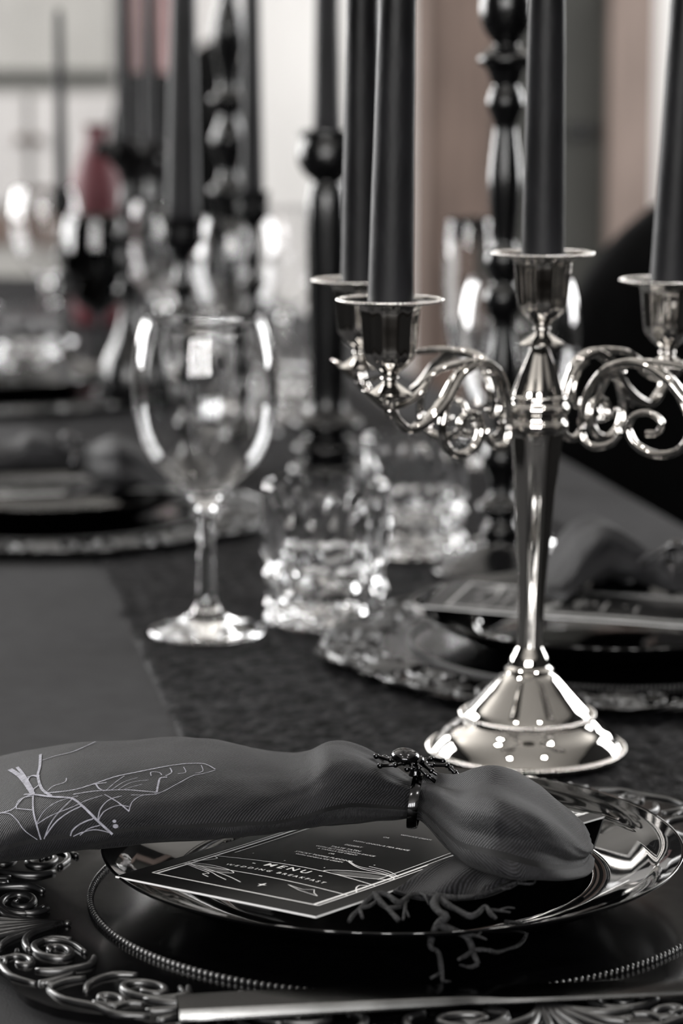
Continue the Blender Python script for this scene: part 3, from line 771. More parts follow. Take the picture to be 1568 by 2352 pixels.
# ------------------------------------------------------------------ coral-like twig
def tw(pts, r0, r1):
    q = [P(*p) for p in pts]; n = len(q)
    return sweep(q, [(r0 + (r1 - r0) * i / max(n - 1, 1)) * (1 + .14 * sin(i * 2.3)) for i in range(n)], seg=8, n=4)
zA = .0310
TWO = P(1000, 2060, zA)
twig = root('coral_twig', TWO, 'black branching twig hanging over the front edge of the glossy plate', 'twig')
branches = [
    ([(1049, 2062, zA), (1007, 2062, zA), (964, 2052, zA), (933, 2062, zA), (930, 2090, zA), (925, 2113, .029)], .0012, .0006),
    ([(931, 2088, zA), (939, 2106, .030)], .0006, .0004),
    ([(964, 2052, zA), (976, 2058, .033), (984, 2078, zA)], .0007, .0004),
    ([(933, 2066, .031), (915, 2074, .032), (890, 2056, .033), (866, 2053, .033), (845, 2066, .032), (826, 2087, zA), (810, 2103, .030), (801, 2117, .029)], .0013, .0008),
    ([(860, 2053, .033), (872, 2071, .032), (890, 2087, .031), (915, 2114, .029)], .0014, .0010),
    ([(826, 2087, .031), (850, 2080, .032), (866, 2068, .032)], .0008, .0007), ([(826, 2090, .031), (832, 2108, .030)], .0009, .0006), ([(890, 2087, .031), (921, 2083, .031)], .0011, .0008),
    ([(1007, 2060, .032), (1025, 2077, .032), (1050, 2090, .031), (1077, 2104, .030), (1096, 2098, .031), (1114, 2082, .032), (1125, 2098, .031), (1138, 2109, .029)], .0015, .0008),
    ([(1120, 2090, .031), (1140, 2091, .031), (1172, 2096, .030)], .0007, .0004), ([(1145, 2091, .031), (1165, 2085, .031), (1182, 2086, .031)], .0005, .0003),
    ([(1007, 2062, .032), (997, 2076, .033), (1008, 2094, .032), (1024, 2106, .031), (1006, 2122, .028), (996, 2140, .025), (990, 2158, .022), (989, 2176, .020), (1006, 2187, .018), (1012, 2218, .014), (1016, 2256, .010)], .0018, .0009),
    ([(1009, 2236, .012), (988, 2247, .011)], .0008, .0006), ([(1015, 2254, .010), (1034, 2255, .009)], .0007, .0005),
    ([(1006, 2122, .028), (1035, 2136, .026), (1065, 2148, .024), (1080, 2166, .021), (1087, 2190, .018), (1098, 2214, .015)], .0016, .0011),
    ([(1098, 2214, .015), (1080, 2221, .014), (1055, 2216, .014)], .0010, .0005), ([(1086, 2184, .019), (1068, 2196, .018), (1052, 2204, .018)], .0010, .0007), ([(1087, 2182, .019), (1105, 2181, .019), (1123, 2183, .019)], .0009, .0008),
    ([(1065, 2148, .024), (1092, 2149, .025), (1117, 2158, .025)], .0008, .0004), ([(1095, 2150, .025), (1105, 2141, .026)], .0004, .0003),
    ([(976, 2051, zA), (1049, 2061, zA), (1101, 2054, .032), (1147, 2041, .032), (1187, 2026, .033), (1239, 2013, .034)], .0010, .0005),
    ([(1147, 2041, .032), (1170, 2040, .032), (1195, 2026, .032)], .0006, .0004), ([(1098, 2054, .032), (1112, 2036, .034), (1122, 2034, .034)], .0006, .0004), ([(1187, 2028, .033), (1222, 2030, .033), (1232, 2016, .034)], .0006, .0004),
    ([(1123, 2183, .019), (1141, 2187, .014), (1165, 2180, .012), (1190, 2171, .011), (1206, 2152, .012), (1208, 2126, .016), (1160, 2117, .020)], .0009, .0008), ([(1208, 2124, .017), (1231, 2136, .014)], .0009, .0007)]
for pts, r0, r1 in branches:
    part('branch', tw(pts, r0, r1), M['twig'], twig, sharp=None)

# ------------------------------------------------------------------ table knife lying in front
k0, k1 = P(412, 2304, .0125), P(1568, 2246, .0125); k0.z -= .0040; k1.z -= .0040
kd = (k1 - k0).normalized(); kn = Vector((-kd.y, kd.x, 0)); kl = .235
prof_k = [(0, .0084, .0040), (.003, .0096, .0044), (.04, .0096, .0044), (.085, .0090, .0040), (.100, .0084, .0036), (.112, .0080, .0028), (.125, .0082, .0020), (.17, .0086, .0015), (.205, .0084, .0013), (.222, .0070, .0012), (.232, .0035, .0011), (.235, .0006, .0010)]
V, FA = [], []
for (s, hw, th) in smooth_prof(prof_k, 3):
    sh = (hw - .0075) * .6 if s > .1 else 0
    for (yy, zz2) in ((-hw, .1), (-hw * .98, .3), (-hw + th * .40, 1), (hw * .86, 1), (hw, .85), (hw, .15), (hw * .86, 0), (-hw * .9, 0)):
        V.append(k0 + kd * s + kn * (yy + sh) + Vector((0, 0, th * zz2)))
n = 8; m = len(V) // n
for i in range(m - 1):
    for k in range(n): FA.append((i * n + k, (i + 1) * n + k, (i + 1) * n + (k + 1) % n, i * n + (k + 1) % n))
FA += [tuple(range(n)), tuple(range((m - 1) * n + n - 1, (m - 1) * n - 1, -1))]
ki = 0
for i, (s, hw, th) in enumerate(smooth_prof(prof_k, 3)):
    if s <= .1125: ki = i
def cut(i0, i1):
    VV = V[i0 * n:(i1 + 1) * n]; mm = i1 - i0 + 1; ff = []
    for i in range(mm - 1):
        for k in range(n): ff.append((i * n + k, (i + 1) * n + k, (i + 1) * n + (k + 1) % n, i * n + (k + 1) % n))
    ff += [tuple(range(n)), tuple(range((mm - 1) * n + n - 1, (mm - 1) * n - 1, -1))]
    return VV, ff, None, [1 if (len(f) == 4 and f[0] % n == 1) else 0 for f in ff]
knife = root('table_knife', k0 + kd * .1, 'black metal table knife lying across the front rim of the charger', 'knife')
part('handle', cut(0, ki), [M['gunmetal'], M['bevel_glint']], knife, sharp=25)
part('blade', cut(ki, m - 1), [M['gunmetal'], M['bevel_glint']], knife, sharp=25)

# ------------------------------------------------------------------ candelabra
CB = P(1208, 1716, .003); CB.z = ZT
cmp_ = mpp(CB)
SHX = 0.021
def cz(py): return PY(1230, py, CB.y).z
def cpf(lst): return [(hw * cmp_, cz(py)) for py, hw in lst]
cand = root('candelabra', CB, 'silver five-arm candelabra with scrolling arms standing on the black runner', 'candelabra')
def cl(prof, seg=64, mod=None): return lathe(prof, CB.x, CB.y, seg, mod, (SHX, 0), ZT)
zb = ZT
zr2 = cz(1640)
base_prof = [(0, zb + .001), (.040, zb + .001), (222 * cmp_, zb + .0006), (226 * cmp_, zb + .0020), (222 * cmp_, zb + .0042)] + smooth_prof(
    [(218 * cmp_, zb + .0045), (205 * cmp_, zb + .0085), (188 * cmp_, zb + .0125), (166 * cmp_, zb + .0160), (150 * cmp_, zr2 - .0012)], 4) + [(152 * cmp_, zr2), (148 * cmp_, zr2 + .0008)]
part('base', cl(base_prof + [(0.02, zr2 + .0008)], 96), M['silver'], cand, sharp=30)
up_prof = smooth_prof([(147 * cmp_, zr2 + .0006), (138 * cmp_, cz(1625)), (120 * cmp_, cz(1607)), (98 * cmp_, cz(1585)), (78 * cmp_, cz(1564)), (64 * cmp_, cz(1550)), (52 * cmp_, cz(1541))], 4) + \
    [(55 * cmp_, cz(1538)), (56 * cmp_, cz(1534)), (50 * cmp_, cz(1530))] + smooth_prof([(46 * cmp_, cz(1526)), (43 * cmp_, cz(1510)), (36 * cmp_, cz(1496)), (30 * cmp_, cz(1484))], 3)
part('pedestal', cl(up_prof, 64), M['silver'], cand, sharp=30)
def rope(rad, z, r_, n_):
    q = []
    for k in range(n_):
        th = 2 * pi * k / n_
        V, FA = ellipsoid((0, 0, 0), r_ * 1.25, r_ * .8, r_, 6, 4)
        Rm = Matrix.Rotation(th + pi / 2 + .6, 3, 'Z')
        c = Vector((CB.x + SHX * (z - ZT) + rad * cos(th), CB.y + rad * sin(th), z)); q.append(([c + Rm @ Vector(v) for v in V], FA))
    return join(*q)
o = part('base_rope_edge', rope(223 * cmp_, zb + .0030, .0019, 120), M['silver'], cand, sharp=None); o['kind'] = 'stuff'
o = part('step_rope_edge', rope(151 * cmp_, zr2 + .0002, .0016, 96), M['silver'], cand, sharp=None); o['kind'] = 'stuff'
def flute8(r, z, th): return r * (1 - .045 * (0.5 + 0.5 * cos(8 * th)))
stem = smooth_prof([(30 * cmp_, cz(1486)), (30 * cmp_, cz(1440)), (32 * cmp_, cz(1370)), (36 * cmp_, cz(1290)), (42 * cmp_, cz(1210)), (50 * cmp_, cz(1110)), (58 * cmp_, cz(1020)), (61 * cmp_, cz(992))], 5)
part('stem', cl(stem, 96, flute8), M['silver'], cand, sharp=None)
col = [(60 * cmp_, cz(993)), (66 * cmp_, cz(988)), (70 * cmp_, cz(980)), (70 * cmp_, cz(970)), (64 * cmp_, cz(964)), (62 * cmp_, cz(955)), (66 * cmp_, cz(948)), (71 * cmp_, cz(942)), (71 * cmp_, cz(932)), (66 * cmp_, cz(926)),
       (64 * cmp_, cz(920)), (66 * cmp_, cz(914)), (64 * cmp_, cz(908)), (58 * cmp_, cz(905))]
part('collar', cl(smooth_prof(col, 3), 72), M['silver'], cand, sharp=None)
def flute10(r, z, th): return r * (1 - .05 * (0.5 + 0.5 * cos(10 * th)))
bell = smooth_prof([(60 * cmp_, cz(906)), (57 * cmp_, cz(893)), (49 * cmp_, cz(870)), (39 * cmp_, cz(845)), (29 * cmp_, cz(820)), (22 * cmp_, cz(802)), (20 * cmp_, cz(790))], 4)
part('bell', cl(bell, 80, flute10), M['silver'], cand, sharp=None)
def cup_parts(cx, cy, ztop, k, parent, shear=0.0):
    """candle cup: fluted bowl, umbrella disc beneath it, flat beaded pan on top; ztop is the pan's height"""
    u = cmp_ * k
    lt = lambda prof, seg, mod=None: lathe(prof, cx, cy, seg, mod)
    fl12 = lambda r, z, th: r * (1 - .05 * (0.5 + 0.5 * cos(12 * th)) * (1 if r > 40 * u else 0))
    bowl = smooth_prof([(18 * u, ztop - 163 * u), (20 * u, ztop - 156 * u), (38 * u, ztop - 140 * u), (52 * u, ztop - 124 * u), (57 * u, ztop - 110 * u), (60 * u, ztop - 80 * u), (63 * u, ztop - 45 * u), (66 * u, ztop - 20 * u), (72 * u, ztop - 8 * u)], 4)
    c = part('candle_cup', lt(bowl + [(58 * u, ztop - 3 * u), (55 * u, ztop - 40 * u), (50 * u, ztop - 95 * u), (0, ztop - 100 * u)], 72, fl12), M['silver'], parent, sharp=40)
    part('umbrella_disc', lt(smooth_prof([(14 * u, ztop - 172 * u), (20 * u, ztop - 178 * u), (33 * u, ztop - 187 * u), (46 * u, ztop - 195 * u), (52 * u, ztop - 200 * u)], 3) + [(52 * u, ztop - 203 * u), (44 * u, ztop - 205 * u), (20 * u, ztop - 206 * u), (14 * u, ztop - 214 * u)], 48), M['silver'], c, sharp=40)
    part('bead', ellipsoid((cx, cy, ztop - 167 * u), 20 * u, 20 * u, 9 * u, 20, 10), M['silver'], c, sharp=None)
    part('drip_pan', lt([(58 * u, ztop - 6 * u), (75 * u, ztop - 8 * u), (100 * u, ztop - 5 * u), (110 * u, ztop), (112 * u, ztop + 3 * u), (108 * u, ztop + 3 * u), (96 * u, ztop - 1 * u), (60 * u, ztop - 3 * u)], 64), M['silver'], c, sharp=None)
    q = []
    for j in range(72):
        th = 2 * pi * j / 72
        q.append(ellipsoid((cx + 110.5 * u * cos(th), cy + 110.5 * u * sin(th), ztop + 1.5 * u), 4.3 * u, 4.3 * u, 4.3 * u, 6, 4))
    b = part('bead_edge', join(*q), M['silver'], c, sharp=None); b['kind'] = 'stuff'
    return c
zc_top = cz(583)
axx = CB.x + SHX * (zc_top - ZT)
cup_parts(axx, CB.y, zc_top, 1.0, cand)
zs_top = None
ARMS = {}
YN, YF = CB.y - .060, CB.y + .057
pn = PY(895, 690, YN); zs_top = pn.z
ARMS['near_left'] = (pn.x, YN); q = PY(829, 652, YF); ARMS['far_left'] = (q.x, YF)
q = PY(1535, 634, YF); ARMS['far_right'] = (q.x, YF); ARMS['near_right'] = (CB.x + .0215 * 1 + .0905, YN)
hz = cz(950); hx = CB.x + SHX * (hz - ZT)
def armpt(ex, ey, s, dzpx, side=0.0):
    d = Vector((ex - hx, ey - CB.y, 0)); L = d.length; t = d / L; nrm = Vector((-t.y, t.x, 0))
    # s is the share of the way out from the hub axis to the cup axis
    return Vector((hx, CB.y, hz + dzpx * cmp_)) + d * s + nrm * side
zarm_end = zs_top - 206 * cmp_ - hz
for nm in ('near_left', 'far_left', 'far_right', 'near_right'):
    ex, ey = ARMS[nm]
    kz = (zarm_end / cmp_) / 84.0
    A = lambda s, dz, side=0.0: armpt(ex, ey, s, dz, side)
    d = Vector((ex - hx, ey - CB.y, 0)).normalized(); nv = Vector((-d.y, d.x, 0))
    arm = part('arm', sweep([A(.19, -20), A(.20, 20), A(.225, 62), A(.30, 110), A(.43, 127), A(.55, 100), A(.65, 46), A(.77, 8), A(.88, -3), A(.965, 28), A(1.0, 66), A(1.0, 84 * kz)],
                            [.0026, .0026, .0030, .0037, .0042, .0044, .0043, .0042, .0037, .0030, .0027, .0026], seg=12, flat=.62, up=nv, n=6), M['silver'], cand, sharp=None)
    part('leaf_scroll', sweep([A(.36, 126), A(.46, 131), A(.57, 128), A(.68, 120), A(.76, 105), A(.82, 92)], [.0018, .0031, .0036, .0032, .0022, .0006], seg=10, flat=.5, up=nv), M['silver'], arm, sharp=None)
    part('lower_scroll', sweep([A(.575, 84), A(.625, 40), A(.655, 0), A(.640, -42), A(.58, -68), A(.50, -72), A(.425, -52), A(.395, -18), A(.42, 10), A(.485, 18), A(.535, 0), A(.520, -24), A(.475, -28)],
                               [.0017, .0022, .0026, .0029, .0031, .0031, .0029, .0026, .0024, .0023, .0022, .0022, .0027], seg=10, flat=.7, up=nv, n=5), M['silver'], arm, sharp=None)
    part('hub_scroll', sweep([A(.195, -22), A(.205, -52), A(.255, -66), A(.315, -58), A(.355, -36), A(.345, -22)], [.0020, .0024, .0026, .0023, .0018, .0021], seg=10, flat=.75, up=nv), M['silver'], arm, sharp=None)
    part('inner_scroll', sweep([A(.38, 106), A(.315, 92), A(.275, 62), A(.262, 30), A(.285, 8), A(.325, 6), A(.345, 24)], [.0010, .0018, .0023, .0022, .0018, .0016, .0020], seg=10, flat=.7, up=nv), M['silver'], arm, sharp=None)
    part('leaf_scroll', sweep([A(1.17, 90), A(1.11, 74), A(1.05, 55), A(1.0, 46), A(.93, 50), A(.85, 62), A(.79, 80), A(.75, 98)], [.0007, .0027, .0031, .0029, .0027, .0027, .0024, .0010], seg=10, flat=.55, up=nv), M['silver'], arm, sharp=None)
    part('end_knob', ellipsoid(A(1.0, 40), .0030, .0030, .0036, 12, 8), M['silver'], arm, sharp=None)
    part('side_leaf', sweep([A(.57, 96), A(.64, 52), A(.70, 20), A(.735, -10)], [.0006, .0018, .0016, .0005], seg=8, flat=.5, up=nv), M['silver'], arm, sharp=None)
    cup_parts(ex, ey, zs_top, 1.0, cand)

# ------------------------------------------------------------------ taper candles
def candle(cx, cy, z0, r0, L, label, lean=(0, 0), r1=None, group='black taper candles', wick=True, full=True):
    """the root's pose leans it; mesh is upright"""
    r1 = r1 or r0 * .66
    o = root('taper_candle', (cx, cy, z0), label, 'candle', group)
    n = 14; prof = [(0, z0), (r0 * .94, z0)]
    for k in range(n + 1):
        t = k / n; rr = r0 + (r1 - r0) * t
        prof.append((rr * (1 + .006 * sin(k * 2.1)), z0 + .002 + (L - .012) * t))
    prof += [(r1 * .85, z0 + L - .006), (r1 * .5, z0 + L - .0015), (0, z0 + L)]
    part('wax', lathe(prof, cx, cy, 40, lambda r, z, th: r * (1 + .012 * NZ.noise((cos(th) * 1.5 + cx * 9, sin(th) * 1.5, z * 25)))), M['wax'], o, sharp=60)
    if wick: part('wick', sweep([(cx, cy, z0 + L - .002), (cx + .0006, cy, z0 + L + .004), (cx + .002, cy, z0 + L + .009)], [.0008, .0008, .0006], seg=6), M['wick'], o)
    o.rotation_euler = (lean[1], lean[0], 0)
    return o
def cup_candle(ex, ey, ztop, hwpx, lean, label):
    c = Vector((ex, ey, ztop)); candle(ex, ey, ztop - 95 * cmp_, hwpx * mpp(c), .26, label, lean)
cup_candle(axx, CB.y, zc_top, 51.5, (0.004, 0), 'black taper candle in the tall centre cup of the candelabra')
cup_candle(*ARMS['near_left'], zs_top, 54, (.019, 0), 'black taper candle in the candelabra cup closest to the clear stemmed glass')
cup_candle(*ARMS['far_left'], zs_top, 48, (.004, 0), 'black taper candle in the candelabra cup beside the fat candlestick')
cup_candle(*ARMS['near_right'], zs_top, 52, (.006, 0), 'black taper candle in the candelabra cup above the runner, beside the leaning candle')
cup_candle(*ARMS['far_right'], zs_top, 48, (.040, 0), 'black taper candle leaning outward in the candelabra cup beside the dark chair')

# ------------------------------------------------------------------ glasses
WB = P(475, 1452, 0); WB.z = ZT
wmp = mpp(WB)
def wz(py): return PY(478, py, WB.y).z
def wine_vf(foot=True):
    outer = [(135, 1446), (128, 1440), (95, 1430), (60, 1420), (38, 1405), (27, 1385), (21, 1350), (19, 1290), (19, 1220), (21, 1175), (26, 1156), (44, 1138), (72, 1114), (100, 1087), (127, 1055), (148, 1010), (161, 955), (166, 905), (164, 850), (157, 795), (149, 755), (141, 732)]
    po = smooth_prof([(hw * wmp, wz(py)) for hw, py in outer], 3)
    zt_ = po[-1][1]
    bowl_o = [(r, z) for r, z in po if z >= wz(1160)]
    inner = []
    t_ = .0011
    for (r, z) in bowl_o[::-1]:
        if z > wz(1128): inner.append((max(r - t_, .001), z + (.0004 if z > zt_ - .002 else 0)))
    rim = [(po[-1][0] - .0003, zt_ + .0006), (po[-1][0] - .0008, zt_ + .0006)]
    inner += [(.010, wz(1126)), (0, wz(1130))]
    return [(0, ZT + .0005), (.020, ZT + .0004), (130 * wmp, ZT + .0002), (135 * wmp, ZT + .0008)] + po + rim + inner
wine_prof = wine_vf()
def split_profile(): pass
wine = part('wine_glass', lathe(wine_prof, WB.x, WB.y, 72), M['glass'], None, loc=WB, sharp=None)
tag(wine, 'clear stemmed wine glass beside the cut tumbler, on the runner', 'wine glass', 'clear wine glasses')
def wine_copy(px, py, label, sc=1.0):
    c = wine.copy(); COL.objects.link(c); p = P(px, py, 0); c.location = (p.x, p.y, ZT); c.scale = (sc,) * 3
    tag(c, label, 'wine glass', 'clear wine glasses'); return c
TB = P(747, 1424, 0); TB.z = ZT
RT = 145 * mpp(TB); HT = PY(747, 1109, TB.y).z - ZT
def tumbler_vf():
    seg, V, FA, rows = 144, [], [], []
    H = HT
    outer = [0.0, .0006, .0018, .0035] + [.0035 + (H - .0045) * k / 56 for k in range(1, 57)]
    for i, z in enumerate(outer):
        row = []
        for k in range(seg):
            th = 2 * pi * k / seg
            r = RT
            if z < .0036: r = RT - (.0036 - z) * .9
            q = z / H
            u = 9 * th / (2 * pi)
            if q <= .47:
                wv = q * 4.3
                a, b = abs(((u + wv) % 1) - .5) * 2, abs(((u - wv) % 1) - .5) * 2
                r -= .0052 * (1 - min(a, b)) * min(1, max(0, (q - .02) / .05)) * (1 if q < .42 else (.47 - q) / .05)
            if q > .42:
                pk = abs(((2 * u) % 1) - .5) * 2
                r -= .0019 * (1 - pk) * max(0, min(1, (q - .42) / .06)) * (1 - max(0, q - .75) / .25)
            row.append(len(V)); V.append((TB.x + r * cos(th), TB.y + r * sin(th), ZT + z))
        rows.append(row)
    for (r, z) in ((RT - .0006, H + .0006), (RT - .0014, H + .0006), (RT - .0020, H - .0008), (RT - .0024, H * .85), (RT - .0046, H * .55), (RT - .0070, H * .32), (RT - .0085, H * .24), (RT - .011, H * .20), (RT - .018, H * .180)):
        row = []
        for k in range(seg):
            th = 2 * pi * k / seg; row.append(len(V)); V.append((TB.x + r * cos(th), TB.y + r * sin(th), ZT + z))
        rows.append(row)
    for a, b in zip(rows[:-1], rows[1:]):
        for k in range(seg):
            k2 = (k + 1) % seg; FA.append((a[k], a[k2], b[k2], b[k]))
    # star-cut underside and inside floor
    c0 = len(V); V.append((TB.x, TB.y, ZT + .0030)); c1 = len(V); V.append((TB.x, TB.y, ZT + H * .175))
    mid = []
    for k in range(seg):
        th = 2 * pi * k / seg; mid.append(len(V)); V.append((TB.x + RT * .72 * cos(th), TB.y + RT * .72 * sin(th), ZT + .0004 + .0010 * (.5 + .5 * cos(18 * th))))
    for k in range(seg):
        k2 = (k + 1) % seg
        FA.append((rows[0][k2], rows[0][k], mid[k], mid[k2])); FA.append((mid[k2], mid[k], c0)); FA.append((rows[-1][k], rows[-1][k2], c1))
    return V, FA
tum = part('tumbler', tumbler_vf(), M['glass'], None, loc=TB, sharp=12)
tag(tum, 'cut-glass whisky tumbler beside the clear stemmed wine glass', 'tumbler', 'cut-glass tumblers')
def tum_copy(px, py, label, sc=1.0, rz=.3):
    c = tum.copy(); COL.objects.link(c); p = P(px, py, 0); c.location = (p.x, p.y, ZT); c.scale = (sc,) * 3; c.rotation_euler.z = rz
    return tag(c, label, 'tumbler', 'cut-glass tumblers')
wine_copy(1186, 1254, 'clear wine glass standing behind the silver candelabra stem')
wine_copy(543, 942, 'clear wine glass standing straight behind the big stemmed glass')
wine_copy(652, 890, 'clear wine glass standing next to the fat black candlestick')
wine_copy(110, 788, 'clear wine glass by the far place setting, beside the pale dresser')
wine_copy(376, 860, 'clear wine glass between the smoked goblet and the bare taper candle')
tum_copy(951, 1266, 'cut-glass tumbler standing behind the other tumbler, by the turned black candlestick', .955)
tum_copy(672, 960, 'small cut-glass tumbler far down the table near the fat candlestick', .9, .8)
tum_copy(440, 800, 'cut-glass tumbler far down the table beside the thick taper candle', 1.0, .5)
tum_copy(60, 880, 'cut-glass tumbler beside the far place setting', 1.0, .2)

# smoked goblet and champagne flute
GB = P(228, 872, 0); GB.z = ZT
gp = [(0, .0005), (.030, .0003), (.034, .0010), (.026, .0030), (.010, .0065), (.0050, .013), (.0042, .04), (.0044, .066), (.008, .074), (.022, .084), (.033, .100), (.038, .120), (.0385, .142), (.0365, .165), (.034, .182)]
gin = [(r - .0014, z) for r, z in gp[::-1] if z > .083] + [(.010, .079), (0, .078)]
gob = part('goblet', lathe([(r, ZT + z) for r, z in smooth_prof(gp, 3) + gin], GB.x, GB.y, 56), M['smoke'], None, loc=GB, sharp=None)
tag(gob, 'smoked black glass goblet standing by the far place setting', 'goblet')
FB = P(1072, 1066, 0); FB.z = ZT
fp = [(0, .0005), (.028, .0003), (.031, .0010), (.022, .0030), (.008, .0065), (.0042, .013), (.0036, .05), (.0040, .078), (.009, .088), (.0165, .105), (.0205, .130), (.0215, .160), (.0205, .190), (.0185, .215)]
fin = [(r - .0010, z) for r, z in fp[::-1] if z > .09] + [(.004, .0875), (0, .086)]
flu = part('champagne_flute', lathe([(r, ZT + z) for r, z in smooth_prof(fp, 3) + fin], FB.x, FB.y, 48), M['glass'], None, loc=FB, sharp=None)
tag(flu, 'slim clear champagne flute beside the turned black candlestick', 'flute')

# ------------------------------------------------------------------ black candlesticks
def turned(px_axis, base_py, prof_px, label, cat_group='black candlesticks', seg=48, split=(), name='candlestick'):
    """prof_px: (row, half width) in photo pixels, top last; split rows separate base / stem / cup"""
    B = P(px_axis, base_py, 0); B.z = ZT; u = mpp(B)
    zf = lambda py: max(PY(px_axis, py, B.y).z, ZT + .0004)
    o = root(name, B, label, 'candlestick', cat_group)
    pr = smooth_prof([(hw * u, zf(py)) for py, hw in prof_px], 4)
    cuts = [zf(s) for s in split]; names = ['base', 'stem', 'candle_cup']
    segs = [[]]; ci = 0
    for p in pr:
        if ci < len(cuts) and p[1] > cuts[ci]:
            segs[-1].append(p); segs.append([p]); ci += 1
        else: segs[-1].append(p)
    for i, s in enumerate(segs):
        if i == 0: s = [(0, ZT + .0003)] + s
        if i == len(segs) - 1:
            r, z = s[-1]; s = s + [(r * .8, z + .0006), (r * .7, z - .006), (0, z - .007)]
        part(names[min(i, 2)], lathe(s, B.x, B.y, seg), M['blackwood'], o, sharp=45)
    return o, B, u, pr[-1][1]
tall = [(1318, 160), (1308, 160), (1296, 150), (1280, 112), (1262, 70), (1246, 46), (1232, 44), (1214, 46), (1196, 34), (1182, 36), (1170, 58), (1158, 58), (1146, 40), (1128, 28), (1100, 30), (1075, 42), (1050, 47), (1025, 40), (1000, 26), (970, 24),
        (920, 31), (870, 36), (820, 33), (770, 26), (735, 25), (712, 40), (690, 46), (668, 42), (648, 28), (630, 36), (605, 43), (580, 40), (560, 27), (520, 29), (470, 34), (420, 37), (370, 34), (320, 28), (290, 26), (268, 32), (238, 42), (210, 36), (196, 30), (180, 36), (158, 44), (146, 60), (130, 61), (118, 46),
        (104, 30), (92, 34), (72, 48), (40, 58), (0, 59), (-40, 46), (-70, 26), (-95, 30), (-120, 54), (-170, 58)]
turned(1150, 1306, tall, 'tall black turned candlestick with stacked beads standing behind the candelabra', split=(1150, -85))
o2, B2, u2, zt2 = turned(752, 1086, [(1092, 86), (1082, 90), (1066, 84), (1052, 60), (1040, 72), (1024, 78), (1008, 60), (996, 52), (984, 76), (968, 82), (954, 66), (936, 46), (880, 42), (780, 44), (640, 46), (500, 48), (440, 44), (415, 36), (400, 52), (372, 66), (340, 66), (318, 58), (308, 66), (300, 66)],
                         'fat black candlestick with ringed foot and round cup holding a taper candle', split=(945, 425))
c2 = Vector((B2.x, B2.y, zt2)); candle(B2.x, B2.y, zt2 - .006, 33 * mpp(c2), .25, 'black taper candle standing in the fat black candlestick')
sp1 = lambda top: [(0, 0)]
def stick(px, base_py, cup_py, cup_hw, label, clabel, chw, tip=None, bulbs=3, lean=(0, 0), bw=1.7):
    B = P(px, base_py, 0); u = mpp(B); H = base_py - cup_py
    pr = [(base_py + 2, bw * cup_hw), (base_py - .015 * H, bw * cup_hw), (base_py - .05 * H, 1.2 * cup_hw), (base_py - .09 * H, .55 * cup_hw)]
    for k in range(bulbs):
        a = .12 + .66 * k / bulbs; s = .66 / bulbs
        pr += [(base_py - (a + .02) * H, .45 * cup_hw), (base_py - (a + .30 * s) * H, .85 * cup_hw), (base_py - (a + .5 * s) * H, .42 * cup_hw), (base_py - (a + .8 * s) * H, .52 * cup_hw)]
    pr += [(base_py - .82 * H, .35 * cup_hw), (base_py - .86 * H, .5 * cup_hw), (base_py - .90 * H, .95 * cup_hw), (base_py - .97 * H, 1.0 * cup_hw), (base_py - 1.0 * H, 1.12 * cup_hw)]
    o, B, u, zt = turned(px, base_py, pr, label, split=(base_py - .10 * H, base_py - .84 * H))
    L = .25
    if tip is not None: L = PY(px, tip, B.y).z - zt + .006
    candle(B.x, B.y, zt - .006, chw * mpp(Vector((B.x, B.y, zt))), L, clabel, lean)
stick(425, 1080, 500, 46, 'black candlestick with thick taper candle, behind the clear wine glass bowl', 'thick black taper candle towering behind the clear stemmed wine glass', 39, lean=(.012, 0))
stick(583, 1000, 440, 36, 'black candlestick with slim candle, next to the spindle-shaped candlestick', 'slim black taper candle next to the spindle-shaped candlestick', 26)
stick(292, 905, 320, 26, 'thin black candlestick beside the black rose', 'slim black taper candle rising right behind the black rose', 18)
stick(350, 815, 330, 26, 'thin black candlestick in front of the pink curtain', 'slim black taper candle in front of the pink curtain', 17)
stick(148, 830, 440, 24, 'low black candlestick with a short candle before the pale dresser', 'short black taper candle with its tip in front of the pale dresser', 15, tip=18)
turned(530, 905, [(910, 70), (904, 70), (896, 50), (886, 30), (870, 24), (820, 34), (780, 24), (700, 22), (620, 30), (560, 22), (520, 24), (480, 34), (450, 44), (430, 44), (412, 26), (385, 22), (350, 34), (318, 40), (290, 30), (262, 22), (238, 40), (222, 42), (206, 24), (188, 22), (150, 27), (100, 36), (60, 38), (20, 28), (-10, 20), (-40, 36), (-90, 40)],
       'spindle-shaped black candlestick between two taper candles', split=(880, -20))

